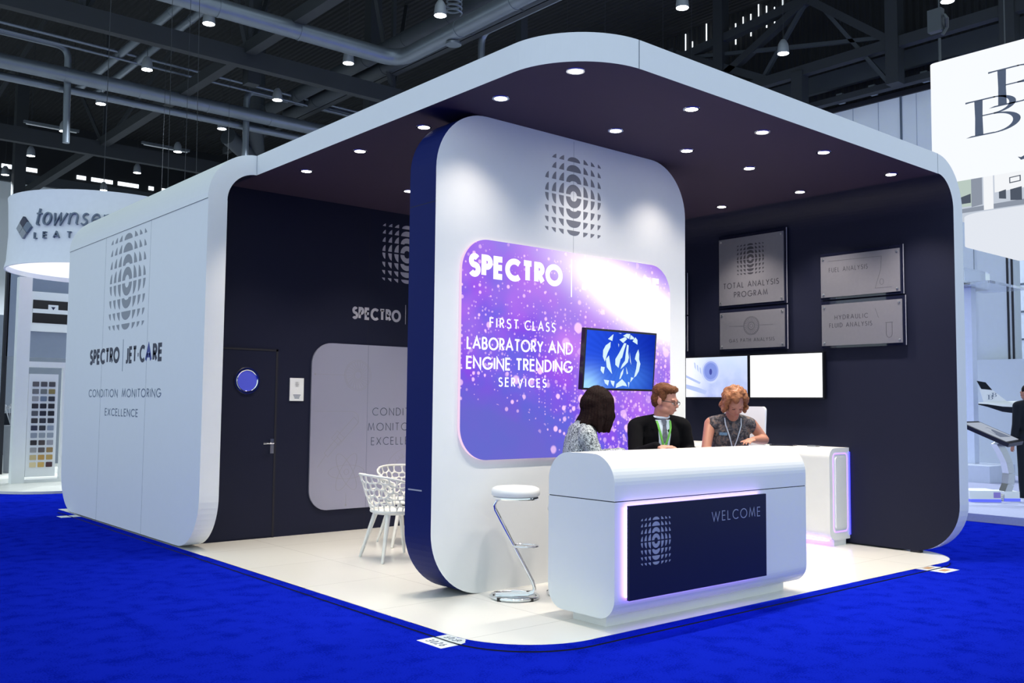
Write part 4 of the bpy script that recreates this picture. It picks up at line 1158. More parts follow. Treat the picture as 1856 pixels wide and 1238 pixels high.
for i in range(19):   # hair hanging straight down round the bent head
    a = -2.75 + 5.5 * i / 18
    d = -hd2 * cos(a) + hs2 * sin(a)
    p0 = c0 + d * .072 + Z_ * .03; p1 = p0 + Vector((0, 0, -.12)) + d * (.030 if abs(a) < 1.5 else .012)
    p2 = p0 + Vector((0, 0, -.205 - .018 * (i % 2) + (.03 if abs(a) < 1.0 else 0))) + d * (.085 if abs(a) < .9 else .052 if abs(a) < 1.3 else .002)
    b.cone(p0, p1, .040, .040); b.cone(p1, p2, .040, .020)
def strands(p):
    a = atan2(p.x - c0.x, p.y - c0.y)
    return .004 * sin(a * 34 + 3 * noise.noise(p * 6)) + .004 * noise.noise(p * 22)
fuse(b, 'hair', M['hair_d'], t, .007, 3, bump=strands)

# ---- the curly haired woman looking down
w3_hip = Vector((2.36, .83, .80)); w3_neck = Vector((2.275, .715, 1.30)); w3_head = Vector((2.185, .61, 1.445))
wF = Vector((-.66, -.75, 0)).normalized(); wS = wF.cross(Z_)
wk = [w3_hip + wF * .28 + wS * s * .08 + Z_ * -.30 for s in (-1, 1)]; wf = [w3_hip + wF * .20 + wS * s * .09 + Vector((0, 0, -.735)) for s in (-1, 1)]
t, body, L, H, sk, tf, S, F = make_person((2.36, .83, 0), 'woman with curly ginger hair and sleeveless brown print blouse, looking down', wF, w3_hip, w3_neck, w3_head, (-.62, -.78), .62,
    ((Vector((2.03, .80, 1.02)), Vector((2.075, .60, 1.00)), (.2, -.9, 0), (0, 0, -1), -1), (Vector((2.515, .555, 1.115)), Vector((2.185, .435, 1.125)), (-.93, -.18, -.10), (.05, .1, -1), -1, dict(point=True, curl=.5))), wk, wf, M['skin'], .185, .97)
sh_, Sx, Fx, up = tf
b = MB(); torso_forms(b, w3_hip, w3_neck - up * .004, F, S, .172, .010)
b.cone(w3_neck - up * .02, w3_neck + up * .035 + F * .02, .066, .058)
bl = fuse(b, 'blouse', M['blouse'], t, .008, 4, bump=lambda p: .004 * noise.noise(p * 14))
b = MB(); legs_forms(b, w3_hip, S, wk, wf, .012); b.ell(w3_hip, (.185, .15, .13), hframe(F)); fuse(b, 'trousers', M['trouser'], t, .012, 3)
shoes(t, wf, F)
dv = Drape(bvh_of(bl), w3_neck, Sx, F)
b = MB()
for s in (-1, 1): dv.band(b, [(s * .070, .0), (s * .066, -.06), (s * .006, -.255)], .0085, .005)
b.tube([dv(.012 * cos(a), -.275 + .012 * sin(a), .010) for a in [2 * pi * i / 14 for i in range(14)]], .002, 6, True)
b.build('lanyard', mat('pale_lanyard', (.50, .56, .66), .6), t, 0)['label'] = 'thin pale lanyard with metal ring'
b = MB(); dv.patch(b, [(-.29, -.05, .045), (-.34, -.05, .045)], .014, 3); b.build('badge', M['white'], t, 0)
b = MB(); dv.patch(b, [(-.125, .055, .115), (-.150, .055, .118)], .006, 4); b.build('chest_print', mat('blue_motif', (.10, .20, .33), .6, var=.5, scale=90), t, 0)
b = MB(); rnd = random.Random(3)
for i in range(150):
    th = rnd.uniform(-pi, pi); ph = rnd.uniform(-.75, 1.0)
    x, y, z = cos(th) * sqrt(max(0, 1 - ph * ph * .9)), sin(th) * sqrt(max(0, 1 - ph * ph * .9)), ph
    if y > .25 and z < .30 and abs(x) < .80: continue
    p = L(x * .092, -.018 + y * .105, .135 + z * .088 - (.0 if y > 0 else .01))
    b.ell(p, rnd.uniform(.018, .032), None, 8, 6)
b.ell(L(0, -.03, .145), (.082, .088, .085), H); b.ell(L(0, -.06, .09), (.078, .060, .08), H)
for i in range(40):
    th = rnd.uniform(.10, pi - .10) + pi; r_ = rnd.uniform(.9, 1.1)
    p = L(cos(th) * .100 * r_, -.01 + sin(th) * .09 * r_, rnd.uniform(.02, .08))
    b.ell(p, rnd.uniform(.018, .028), None, 8, 6)
for s in (-1, 1):
    for i in range(10): b.ell(L(s * rnd.uniform(.078, .104), rnd.uniform(-.01, .05), rnd.uniform(.03, .13)), rnd.uniform(.016, .026), None, 8, 6)
fuse(b, 'hair', M['hair_g'], t, .006, 2, bump=lambda p: .006 * noise.noise(p * 48))

# seats under the three
bar_stool((man_hip.x + .01, man_hip.y + .02, 0), 2.2, 'white round bar stool the man in the dark suit sits on', hs=.835)
bar_stool((w1_hip.x, w1_hip.y + .01, 0), 2.9, 'white round bar stool the dark haired woman sits on', hs=.835)
def bar_chair(c, F, label):
    c = Vector(c); S = F.cross(Z_)
    t = thing('bar_chair', c, label, 'chair')
    b = MB(); Mx = hframe(F).to_4x4(); Mx.translation = c + Z_ * .665
    b.obox(Mx, .40, .38, .035); b.build('seat', M['white'], t, 0)
    Mb = (hframe(F) @ Matrix.Rotation(-.06, 3, 'X')).to_4x4()
    b = MB(); o = c - F * .19 + Z_ * .74
    U = (Z_ - F * .08).normalized(); N = F
    b.extr(rrect(-.205, .205, 0, .66, (.02, .02, .035, .035), 5), (o, S, U, N), -.025, 0, (0, 0, 0)); b.build('backrest', M['white'], t, 30)
    for sx in (-1, 1):
        for sy in (-1, 1):
            MB().tube([c + S * sx * .17 + F * sy * .16 + Z_ * .655, c + S * sx * .20 + F * sy * .19], [.016, .012], 10).build('leg', M['chrome'], t, 60)
        MB().tube([c + S * sx * .165 - F * .18 + Z_ * .66, o + S * sx * .165 + Z_ * .12 - F * .03], .012, 8).build('back_post', M['chrome'], t, 60)
    b = MB(); b.tube([c + S * .186 + F * .178 + Z_ * .30, c - S * .186 + F * .178 + Z_ * .30], .010, 8); b.build('foot_rest', M['chrome'], t, 60)
bar_chair((2.385, .815, 0), Vector((-1.0, -.08, 0)).normalized(), 'white high-backed bar chair behind the curly haired woman')

# ------------------------------------------------------------------ white openwork chairs
M['chair'] = mat('white_plastic', (.83, .83, .80), .35)
def openwork_chair(c, F, label, seed=1):
    c = Vector(c); F = Vector((F[0], F[1], 0)).normalized(); S = F.cross(Z_)
    t = thing('openwork_chair', c, label, 'chair', 'white openwork chairs')
    rnd = random.Random(seed)
    A = 2.05
    def P(s, q):
        a = s * A
        top = .335 - .12 * (abs(s) ** 2.2)
        r = .195 + .085 * q ** .85 + (.03 * q if abs(s) < .4 else .02 * q)
        return c + (-F * cos(a) + S * sin(a)) * r + Z_ * (.425 + q * top)
    cols, rows = 30, 5
    V = {}; vs = []; fs = []
    def vert(i, j):   # staggered brick-like grid -> hexagons
        if (i, j) not in V:
            s = -1 + 2 * i / cols; q = j / (rows * 2)
            if 0 < j < rows * 2:
                q += rnd.uniform(-.055, .055)
                if 0 < i < cols: s += rnd.uniform(-.03, .03)
            V[(i, j)] = len(vs); vs.append(P(max(-1, min(1, s)), max(0, min(1, q))))
        return V[(i, j)]
    for r in range(rows):
        off = 0 if r % 2 == 0 else 1
        for i in range(-off, cols, 2):
            i0, i1, i2 = max(0, i), min(cols, max(0, i + 1)), min(cols, i + 2)
            j0, j1 = r * 2, r * 2 + 2
            ring_ = []
            for ii, jj in ((i0, j0), (i1, j0), (i2, j0), (i2, j1), (i1, j1), (i0, j1)):
                k = vert(ii, jj)
                if k not in ring_: ring_.append(k)
            if len(ring_) >= 3: fs.append(ring_)
    def net(name, vs, fs, th, parent):
        b = MB(); b.add(vs, fs); ob = b.build(name, M['chair'], parent, None)
        w = ob.modifiers.new('w', 'WIREFRAME'); w.thickness = th; w.use_boundary = True; w.use_replace = True; w.use_even_offset = False; w.use_relative_offset = False
        sd = ob.modifiers.new('s', 'SUBSURF'); sd.levels = 1; sd.render_levels = 1
        dg = bpy.context.evaluated_depsgraph_get(); dg.update()
        me = bpy.data.meshes.new_from_object(ob.evaluated_get(dg)); old = ob.data; ob.modifiers.clear(); ob.data = me; bpy.data.meshes.remove(old)
        me.polygons.foreach_set('use_smooth', [True] * len(me.polygons))
        return ob
    net('backrest', vs, fs, .017, t)
    b = MB(); b.tube([P(-1 + 2 * i / 40, 1.0) for i in range(41)], .011, 8); b.build('rim', M['chair'], t, 60)
    b = MB(); b.tube([P(-1 + 2 * i / 40, 0.02) for i in range(41)], .016, 8); b.tube([P(-1, 0), P(-1, 1)], .011, 8); b.tube([P(1, 0), P(1, 1)], .011, 8); b.build('side_rail', M['chair'], t, 60)
    b = MB(); b.lathe([(.0, .405), (.20, .405), (.212, .418), (.205, .432), (0, .426)], c + F * .02, 32); b.build('seat', M['chair'], t, 50)
    for sx in (-1, 1):
        for sy in (-1, 1):
            b = MB(); b.tube([c + S * sx * .125 + F * (sy * .125 + .01) + Z_ * .415, c + S * sx * .235 + F * (sy * .225 + .01)], [.024, .0135], 8); b.build('leg', M['chair'], t, 60)
    return t
openwork_chair((.385, 3.03, 0), (.99, -.12), 'white openwork plastic chair turned sideways, nearer of the two chairs', 2)
openwork_chair((1.00, 3.72, 0), (-.25, -1), 'white openwork plastic chair further back, half hidden by the blue wall edge', 5)

# ------------------------------------------------------------------ stickers on the carpet
def sticker(x0, x1, y0, y1, label, txt):
    t = thing('floor_sticker', ((x0 + x1) / 2, (y0 + y1) / 2, CZ0), label, 'sticker', 'number stickers on the carpet')
    MB().box(x0, x1, y0, y1, CZ0, CZ0 + .0015).build('paper', M['white'], t, 0)
    if txt == '': return
    b = MB()
    if txt: text(b, txt, (Vector((x0, y1, CZ0 + .0015)), -Y_, X_, Z_), (y1 - y0) * .16, (x1 - x0) * .22, (x1 - x0) * .5, .2, width=(y1 - y0) * .68, th=.0006)
    else: b.box(x0 + .07, x1 - .07, y0 + .04, y1 - .04, CZ0 + .0015, CZ0 + .002)
    b.build('print', M['slate_ink'] if txt else mat('orange_print', (.45, .25, .10), .6), t, 0)
sticker(-1.040, -.912, .342, .590, 'white paper sticker printed 3026 on the carpet at the rounded platform corner', '3026')
sticker(3.925, 4.190, -.322, -.178, 'white paper sticker with an orange mark on the carpet below the navy sign wall', None)
sticker(-1.035, -.912, 8.19, 8.39, 'blank white paper sticker on the carpet at the far end of the pale side wall', '')

# ------------------------------------------------------------------ the hall
M['deck'] = mat('dark_roof_deck', (.003, .004, .006), .95, var=.2, scale=.6)
M['wall_pale'] = mat('pale_hall_cladding', (.74, .78, .82), .6, var=.06, scale=.4)
M['wall_dark'] = mat('dark_hall_cladding', (.006, .0075, .011), .9, var=.3, scale=.5)
def corrugated(m, axis):
    nt = m.node_tree; b = nt.nodes['Principled BSDF']
    tc = nt.nodes.new('ShaderNodeTexCoord'); wv = nt.nodes.new('ShaderNodeTexWave'); wv.bands_direction = axis; wv.inputs['Scale'].default_value = 1.3
    nt.links.new(tc.outputs['Object'], wv.inputs['Vector'])
    bp = nt.nodes.new('ShaderNodeBump'); bp.inputs['Strength'].default_value = .9; bp.inputs['Distance'].default_value = .08
    nt.links.new(wv.outputs['Fac'], bp.inputs['Height']); nt.links.new(bp.outputs['Normal'], b.inputs['Normal'])
corrugated(M['deck'], 'X'); corrugated(M['wall_dark'], 'Y')

b = MB(); b.box(-16, 27, 15, 54, 17, 17.2); b.box(14, 27, -8, 15, 17, 17.2)
struct(b.build('ceiling', M['deck'], smooth=0), 'dark corrugated roof deck high above the hall', 'ceiling')
b = MB(); b.box(-16, 27, 53, 53.3, CZ0, 13.4, 0); b.box(-16, 27, 53.01, 53.3, 13.4, 17, 1)
bw = struct(b.build('wall_back', [M['wall_pale'], M['wall_dark']], smooth=0), 'far end wall of the hall, pale below and dark above', 'wall')
b = MB()
for x, w in ((7.3, .5), (8.1, 1.0), (11.2, .5), (12.0, 1.2), (13.5, 1.2), (15.3, .3), (16.1, 1.1), (17.5, .9)): b.box(x, x + w, 52.95, 53.0, 14.10, 14.32)
b.build('clerestory_slots', M['daylight'], bw, 0)['label'] = 'bright daylight slots'
b = MB(); b.box(26, 26.3, -14, 53, CZ0, 12.1, 0); b.box(26.01, 26.3, -14, 53, 12.1, 17, 1); b.box(25.9, 26, -14, 53, 11.95, 12.12, 3)
for y in (14.1, 13.0, 12.05, 10.7): b.box(25.985, 26, y - .010, y + .010, CZ0, 11.95, 4)
b.box(25.97, 26, 11.20, 11.27, 9.6, 12.1, 2)
rwall = struct(b.build('wall_right', [M['wall_pale'], M['wall_dark'], M['groove'], M['dark_groove'], mat('faint_joint', (.42, .46, .52), .7)], smooth=0), 'hall side wall with pale panels below the dark roof steel', 'wall')
b = MB(); rnd = random.Random(4)
for k in range(17):
    y = 21.2 - k * .36
    if rnd.random() < .15: continue
    h = rnd.uniform(.5, 1.2); z = 15.6 + rnd.uniform(-.25, .3) + k * .03
    b.box(25.97, 26.0, y, y + .032, z, z + h)
b.build('louvre_slots', M['daylight'], rwall, 0)['label'] = 'thin vertical daylight slots'

def steel(name, pts, w, h, label, m='steel_dark', up=(0, 0, 1)):
    b = MB()
    for p, q in pts: b.bar(p, q, w, h, 0, up)
    o = b.build(name, M[m], None, 0)
    return struct(o, label, 'roof steel')
steel('roof_beam', [((-12, 23.0, 12.0), (26, 23.0, 12.0))], .30, .55, 'long grey roof girder crossing above the nearest row of hall lamps')
steel('roof_beam', [((-12, 37.1, 12.0), (26, 37.1, 12.0))], .30, .62, 'second grey roof girder further back crossing below the far hall lamps')
steel('roof_beam', [((-12, 49.5, 12.9), (26, 49.5, 12.9))], .30, .5, 'farthest roof girder just in front of the end wall', 'steel_mid')
steel('roof_beam', [((7.87, 14, 12.3), (7.87, 52, 12.3))], .34, .36, 'lengthwise roof girder running from overhead to the end wall')
steel('roof_beam', [((13.2, 9, 12.9), (13.2, 37, 12.9))], .22, .30, 'slim lengthwise roof girder over the canopy front edge')
for i, (x, y, dx, dy, l) in enumerate(((7.9, 23.0, 2.4, 3.0, 'nearest'), (7.9, 37.1, 2.2, -3.2, 'middle'), (3.2, 37.1, 2.0, -3.0, 'far'), (13.2, 23.0, 2.5, 3.0, 'steepest'), (3.0, 23.0, 2.6, 2.5, 'leftward'))):
    steel('roof_brace', [((x, y, 12.1), (x + dx, y + dy, 16.9)), ((x, y, 12.1), (x - dx * .8, y - dy * .4, 16.9)), ((x, y, 12.1), (x, y, 17.0))], .13, .13, 'slanted roof braces rising from a girder crossing, %s set' % l)
for i, (x, y, w, z0) in enumerate(((8.87, 24.9, .42, 11.9), (13.6, 25.0, .46, 12.0), (6.2, 44.0, .5, 10.0), (16.5, 20.0, .3, 12.0))):
    steel('roof_hanger', [((x, y, z0), (x, y, 17))], w, w, ('black square hanger post left of the round duct', 'grey hanger post by the bend of the round duct', 'dark post far back near the hanging round banner', 'thin grey hanger post over the canopy front')[i], 'steel_dark', (1, 0, 0))
# side-wall truss upper right
XT = 24.0
T = lambda y, z: (XT, y, z)
steel('wall_truss', [(T(24, 13.0), T(-4, 13.05))], .30, .34, 'lower horizontal chord of the steel side truss by the white hanging sign')
steel('wall_truss', [(T(21, 15.3), T(19.4, 15.3)), (T(19.3, 14.95), T(13.4, 15.5))], .3, .30, 'upper chord of the steel side truss')
steel('wall_truss', [(T(13.5, 15.5), T(10.4, 13.05)), (T(13.5, 15.5), T(18.5, 13.0)), (T(19.3, 15.2), T(15.0, 13.0))], .26, .26, 'thick diagonals of the steel side truss')
steel('wall_truss', [(T(13.2, 15.4), T(10.6, 11.8)), (T(13.6, 15.4), T(15.5, 13.0)), (T(19.3, 15.0), T(10.6, 13.3))], .13, .13, 'thin diagonals of the steel side truss', 'steel_mid')
steel('wall_truss', [(T(10.4, 11.7), T(10.4, 17.0)), (T(13.85, 11.8), T(13.85, 13.0)), (T(17.2, 13.0), T(17.2, 17)), (T(6.9, 11.7), T(6.9, 17))], .42, .42, 'upright posts of the steel side truss', 'steel_dark', (1, 0, 0))
steel('wall_rail', [((25.2, 26, 12.85), (25.2, -6, 12.85))], .2, .62, 'lighter grey horizontal panel rail behind the side truss', 'steel_mid')
steel('wall_rail', [((25.0, 26, 12.05), (25.0, -6, 12.05))], .3, .20, 'narrow dark rail running along the top of the pale hall wall', 'steel_dark')
b = MB(); b.bar((25.4, 13.6, 12.2), (25.4, 9.0, 12.2), .28, .20); 
for y in (12.9, 11.7, 9.9): b.box(25.1, 25.35, y, y + .22, 11.98, 12.3)
struct(b.build('cable_tray', M['duct'], None, 0), 'pale cable tray along the top edge of the pale hall wall', 'cable tray')

def duct(paths, r, label, m='duct', cat='duct', name='ventilation_duct', bands=True):
    b = MB()
    for p in paths:
        b.tube(p, r, 18)
        if bands:
            for a, c in zip(p[:-1], p[1:]):
                a, c = Vector(a), Vector(c); L = (c - a).length
                if L < 3: continue
                d = (c - a) / L
                for k in range(1, int(L / 2.4)): b.tube([a + d * (k * 2.4 - .04), a + d * (k * 2.4 + .04)], r * 1.05, 18)
    return tag(b.build(name, M[m], None, 50), label, cat, 'ducts and pipes under the roof')
def elbow(p, q, r, n=6):
    """path p[0] -> corner -> p[2] with rounded corner radius r"""
    a, c, e = Vector(p[0]), Vector(p[1]), Vector(p[2])
    d1 = (c - a).normalized(); d2 = (e - c).normalized()
    out = [a]
    for i in range(n + 1):
        t = i / n; s = c - d1 * r; f = c + d2 * r
        out.append((1 - t) ** 2 * s + 2 * t * (1 - t) * c + t * t * f)
    return out + [e]
duct([[(-8, 28.3, 12.0), (24, 28.3, 12.0)]], .24, 'largest long round duct crossing behind the nearest roof girder')
duct([[(-8, 28.9, 11.7), (24, 28.9, 11.7)]], .13, 'thinner round duct hung just below the largest one')
duct([elbow([(-4, 19.9, 12.0), (11.4, 19.9, 12.0), (11.4, 8.0, 12.2)], None, .7)], .25, 'round duct that bends at a right angle above the canopy')
duct([[(12.2, 30.3, 13.1), (12.2, 10, 13.1)], [(12.95, 30.3, 13.0), (12.95, 10, 13.0)]], .26, 'pair of large dull ducts running lengthwise above the canopy', 'steel_mid')
duct([elbow([(-6, 28.4, 13.0), (4.1, 28.5, 13.0), (4.15, 28.5, 9.8)], None, .4)], .11, 'thin pipe turning straight down at the upper left', 'duct', 'pipe', 'roof_pipe', False)
duct([elbow([(16.5, 28.6, 13.0), (10.4, 28.6, 13.0), (10.4, 28.6, 10.2)], None, .4)], .12, 'thin pipe turning down beside the canopy corner of the pale side wall', 'duct', 'pipe', 'roof_pipe', False)
duct([elbow([(13.55, 9, 13.0), (13.55, 18.5, 13.0), (13.55, 18.5, 10.5)], None, .4)], .11, 'thin pipe turning down just behind the canopy rounded corner', 'duct', 'pipe', 'roof_pipe', False)
duct([[(-6, 27.4, 13.0), (16, 28.3, 13.05)]], .05, 'upper of two thin bright rails at the upper left', 'duct', 'rail', 'roof_rail', False)
duct([[(-6, 27.55, 12.82), (16, 28.45, 12.87)]], .045, 'lower of two thin bright rails at the upper left', 'duct', 'rail', 'roof_rail', False)
duct([[(5.60, 33, 13.0), (5.60, 20, 13.0)]], .13, 'short lengthwise duct between the first lamps, left one of a pair')
duct([[(6.22, 33, 12.95), (6.22, 20, 12.95)]], .13, 'short lengthwise duct between the first lamps, right one of a pair')
duct([[(11.0, 31.6, 12.0), (12.7, 32.7, 11.5), (14.8, 33.2, 11.5)], [(11.9, 31.2, 12.6), (13.3, 33.6, 11.2)], [(12.7, 32.7, 11.5), (12.7, 32.75, 17.05)]], .34, 'bulky duct junction above the corner of the pale side wall', 'steel_mid')
b = MB(); b.tube([(11.5, 17.2, 17), (11.5, 17.2, 13.2)], .10, 10)
b.tube([(11.5 + .22 * cos(a), 17.2 + .22 * sin(a), 13.2 - a * .022) for a in [i * pi / 8 for i in range(65)]], .03, 6)
b.lathe([(0, 11.72), (.23, 11.72), (.23, 11.78), (0, 11.78)], (11.5, 17.2, 0), 20)
tag(b.build('spiral_hose', M['duct'], None, 50), 'coiled hose hanging from a post above the canopy', 'hose')
for (x0, x1, y, lab) in ((5.15, 7.35, 38.8, 'unlit tube light beside the fifth lamp of the left lamp row'), (10.0, 12.2, 38.7, 'unlit tube light beside the far lamp of the middle lamp row')):
    t = thing('tube_light', ((x0 + x1) / 2, y, 13.0), lab, 'tube light')
    MB().box(x0, x1, y - .07, y + .07, 13.0, 13.10).build('housing', M['duct'], t, 0)
    MB().tube([(x0 + .1, y, 12.97), (x1 - .1, y, 12.97)], .03, 8).build('tube', M['white'], t, 60)
    for x in (x0 + .3, x1 - .3): MB().tube([(x, y, 13.1), (x, y, 17.05)], .012, 5).build('hanger', M['steel_dark'], t, 60)
for (x, y, z0) in ((4.1, 18, 5.0), (5.7, 24, 5.2), (8.6, 26, 5.0), (18.9, 14.5, 7.5), (16.4, 15.9, 7.0)):
    tag(MB().tube([(x, y, z0), (x + .02, y, 17)], .006, 5).build('suspension_wire', M['steel_dark'], None, 60), 'thin steel suspension wire hanging from the hall roof', 'wire', 'suspension wires')

ROW = {5.84: 'left', 10.38: 'middle', 14.92: 'third', 19.75: 'far'}
ORD = ('nearest', 'second', 'third', 'fourth', 'fifth', 'sixth', 'seventh')
def hall_lamp(x, y, label):
    t = thing('hall_lamp', (x, y, 12.0), label, 'ceiling lamp', 'hanging hall lamps')
    MB().lathe([(.17, 0), (.175, .06), (.15, .28), (.11, .36), (.07, .42), (0, .42)], (x, y, 12.0), 24).build('housing', M['lamp_shell'], t, 40)
    MB().lathe([(0, -.004), (.165, -.004), (.165, .01), (0, .01)], (x, y, 12.0), 24).build('lens', M['lamp_glow'], t, 40)
    MB().tube([(x, y, 12.4), (x, y, 17.05)], .008, 6).build('hanger', M['steel_dark'], t, 60)
    Lt = bpy.data.lights.new('lamp_beam', 'SPOT'); Lt.energy = HALL_LAMP_W; Lt.color = (.86, .94, 1.0); Lt.spot_size = radians(130); Lt.spot_blend = .6; Lt.shadow_soft_size = .16
    o = bpy.data.objects.new('lamp_beam', Lt); COL.objects.link(o); o.parent = t; o.location = (0, 0, -.03)
for x, ys in ((5.84, (21.13, 26.04, 30.72, 35.33, 40.35, 45.0)), (10.38, (16.32, 21.2, 26.04, 30.75, 35.3, 40.3, 45.2)), (14.92, (11.6,)), (19.75, (6.75, 11.7, 16.4, 21.1))):
    for i, y in enumerate(ys):
        hall_lamp(x, y, ('%s hanging lamp of the %s lamp row under the hall roof' % (ORD[i], ROW[x])) if len(ys) > 1 else 'single hanging lamp above the middle of the canopy')

# ------------------------------------------------------------------ leather stand at the left
lpf = tag(MB().extr(rrect(-1.05, 4.5, 11.4, 18.5, (.9, .1, .1, .1), 10), fr_top, CZ0, .0).build('leather_stand_platform', mat('cream_floor', (.78, .77, .70), .35), None, 30), 'cream white floor platform of the neighbouring leather stand', 'platform')
bc_ = Vector((.576, 12.218, 0)); BR = 1.46; BD = Vector((.2897, .9571, 0)); BRr = Vector((.9571, -.2897, 0))
bn = thing('round_hanging_banner', (bc_.x, bc_.y, 3.5), 'round white fabric banner lettered townsend LEATHER hanging behind the pale side wall', 'banner')
b = MB(); n = 64
b.lathe([(BR + .03, 3.49), (BR, 3.62), (BR - .02, 4.05), (BR, 4.53), (BR + .012, 4.62), (BR - .02, 4.62), (BR - .03, 4.05), (BR - .0, 3.49)], bc_, n, ring=True)
fbr = b.build('fabric_ring', M['white_fabric'], bn, 40)
MB().lathe([(0, 3.56), (BR - .03, 3.56), (BR - .03, 3.58), (0, 3.58)], bc_, n).build('lit_diffuser', flat_emit('banner_inner_light', (.92, .95, 1.0), 1.15), bn, 40)
bmap = lambda a, v, t: bc_ + (BRr * sin(a / BR) - BD * cos(a / BR)) * (BR + .012 + (t if t > 0 else -.03)) + Z_ * v
b = MB(); text(b, 'townsend', None, -1.10, 4.065, .285, .085, width=1.36, track=.12, th=.012, mapf=bmap, shear=.2); b.build('script_lettering', M['slate_ink'], fbr, 0)
b = MB(); text(b, 'LEATHER', None, -1.10, 3.862, .105, .13, width=1.16, track=.9, th=.012, mapf=bmap); b.build('capital_lettering', M['slate_ink'], fbr, 0)
b = MB()
for (a, v, mi) in ((-1.335, 4.14, 0), (-1.425, 4.05, 1), (-1.245, 4.05, 2), (-1.335, 3.96, 1)):
    q = [(a, v + .085), (a - .085, v), (a, v - .085), (a + .085, v)]
    for i in range(3):  # small sub-facets follow the curve
        pass
    V4 = [bmap(x, y, .014) for x, y in q] + [bmap(x, y, -.01) for x, y in q]
    b.add(V4, [(0, 1, 2, 3), (7, 6, 5, 4), (0, 4, 5, 1), (1, 5, 6, 2), (2, 6, 7, 3), (3, 7, 4, 0)], mi)
b.build('diamond_mark', [M['ink'], M['grey_vinyl'], M['slate_ink']], fbr, 0)
for a in (-1.9, -.6, .5):
    MB().tube([bc_ + Vector((BR * cos(a), BR * sin(a), 4.6)), bc_ + Vector((BR * .9 * cos(a), BR * .9 * sin(a), 16.5))], .005, 5).build('wire', M['steel_dark'], bn, 60)
ff = thing('display_frame', (-.05, 13.25, 0), 'white post frame holding the leather sample board', 'display frame')
MB().box(-.49, -.29, 13.16, 13.34, 0, 3.46).build('post', M['white'], ff, 0)
MB().box(.262, .345, 13.2, 13.3, 0, 2.04).build('post', M['white'], ff, 0)
MB().box(-.29, .262, 13.2, 13.3, 1.945, 2.04).build('cross_beam', M['white'], ff, 0)
MB().box(-.29, .262, 13.2, 13.3, 0, .05).build('foot_beam', M['white'], ff, 0)
rk = thing('leather_sample_board', (-.05, 13.17, .1), 'tall white board with rows of small leather swatches on the white frame', 'sample board')
bd = MB().box(-.283, .181, 13.165, 13.20, .10, 1.83).build('board', M['white'], rk, 0)
rows = [((96, 92, 95), (84, 82, 88), (80, 78, 84)), ((110, 112, 116), (112, 116, 118), (140, 124, 80)), ((150, 152, 156), (108, 122, 144), (52, 54, 66)), ((46, 46, 54), (32, 34, 46), (40, 40, 48)), ((82, 84, 92), (40, 42, 56), (34, 34, 42)), ((54, 52, 58), (48, 50, 60), (44, 46, 58)), ((50, 54, 74), (52, 54, 62), (140, 150, 168)), ((138, 146, 160), (140, 148, 160), (150, 158, 170)), ((44, 42, 44), (74, 66, 66), (152, 152, 160)), ((150, 150, 152), (92, 84, 84), (150, 124, 84)), ((196, 176, 130), (184, 142, 74), (182, 150, 88)), ((222, 204, 160), (200, 164, 92), (74, 44, 50))]
mats_ = {}
for r, rw_ in enumerate(rows):
    for c_, rgb in enumerate(rw_):
        k = 'leather_%d_%d_%d' % rgb
        if k not in mats_: mats_[k] = mat(k, lin(*rgb), .5, bump=.1)
        x = -.222 + c_ * .128; z = 1.70 - r * .1235
        bb = MB(); bb.extr(rrect(x, x + .100, z - .083, z, .008, 2), frame_front(13.165), 0, .010); bb.build('swatch', mats_[k], rk, 30)
t = thing('header_wall', (1.2, 15.45, 0), 'blue grey raised wall panel carrying the framed picture behind the round banner', 'wall panel')
MB().box(-.16, 3.2, 15.42, 15.55, 2.2, 4.1).build('panel', mat('blue_grey_panel', (.22, .26, .34), .5), t, 0)
MB().box(-.20, -.14, 15.42, 15.56, 0, 4.1).build('side_strip', M['dark_groove'], t, 0)
for x in (1.5, 3.0): MB().box(x, x + .1, 15.44, 15.54, 0, 2.2).build('post', M['white'], t, 0)
t = thing('framed_picture', (.6, 15.36, 2.7), 'white framed black and white picture on the blue grey panel', 'picture')
MB().box(.13, 1.35, 15.36, 15.42, 2.70, 3.46).build('frame', M['white'], t, 0)
MB().box(.25, 1.23, 15.352, 15.36, 2.86, 3.30).build('dark_image', M['black'], t, 0)
MB().box(.25, 1.23, 15.348, 15.352, 3.05, 3.13).build('white_band', M['white'], t, 0)
b = MB(); b.box(.52, .70, 15.345, 15.348, 3.05, 3.22, 0); b.add([(.57, 15.344, 3.18), (.65, 15.344, 3.18), (.61, 15.344, 3.12)], [(0, 1, 2)], 1); b.build('small_emblem', [M['white'], M['ink']], t, 0)
tag(MB().box(-1.30, -.52, 15.2, 15.4, 0.0, 3.9).build('white_upright_panel', M['white_fabric'], None, 0), 'tall white upright panel at the left photo edge beside the blue grey panel', 'panel')
tag(MB().box(-3, 5, 18.2, 18.4, 0, 3.2).build('leather_stand_back_wall', mat('mid_grey_wall', (.20, .23, .28), .6), None, 0), 'grey back wall of the leather stand seen under the raised panel', 'stand wall')
t = thing('lounge_sofa', (-.1, 16.3, 0), 'dark grey sofa on a white plinth behind the display frame', 'sofa')
MB().extr(rrect(-1.1, .5, .33, .62, .05, 5), frame_front(16.0), -.75, 0).build('seat', M['suit_grey'], t, 30)
MB().extr(rrect(-1.1, .5, .55, 1.12, .06, 5), frame_front(16.55), -.2, 0).build('backrest', M['suit_grey'], t, 30)
MB().box(-1.1, .5, 16.0, 16.7, .0, .33).build('plinth', M['white'], t, 0)
t = thing('potted_orchid', (.05, 15.85, 0.0), 'pale potted plant in front of the grey wall behind the display frame', 'plant')
MB().lathe([(.10, 0), (.14, .9), (.12, .9), (.0, .85)], (.05, 15.75, 0), 16).build('pot', M['grey_vinyl'], t, 50)
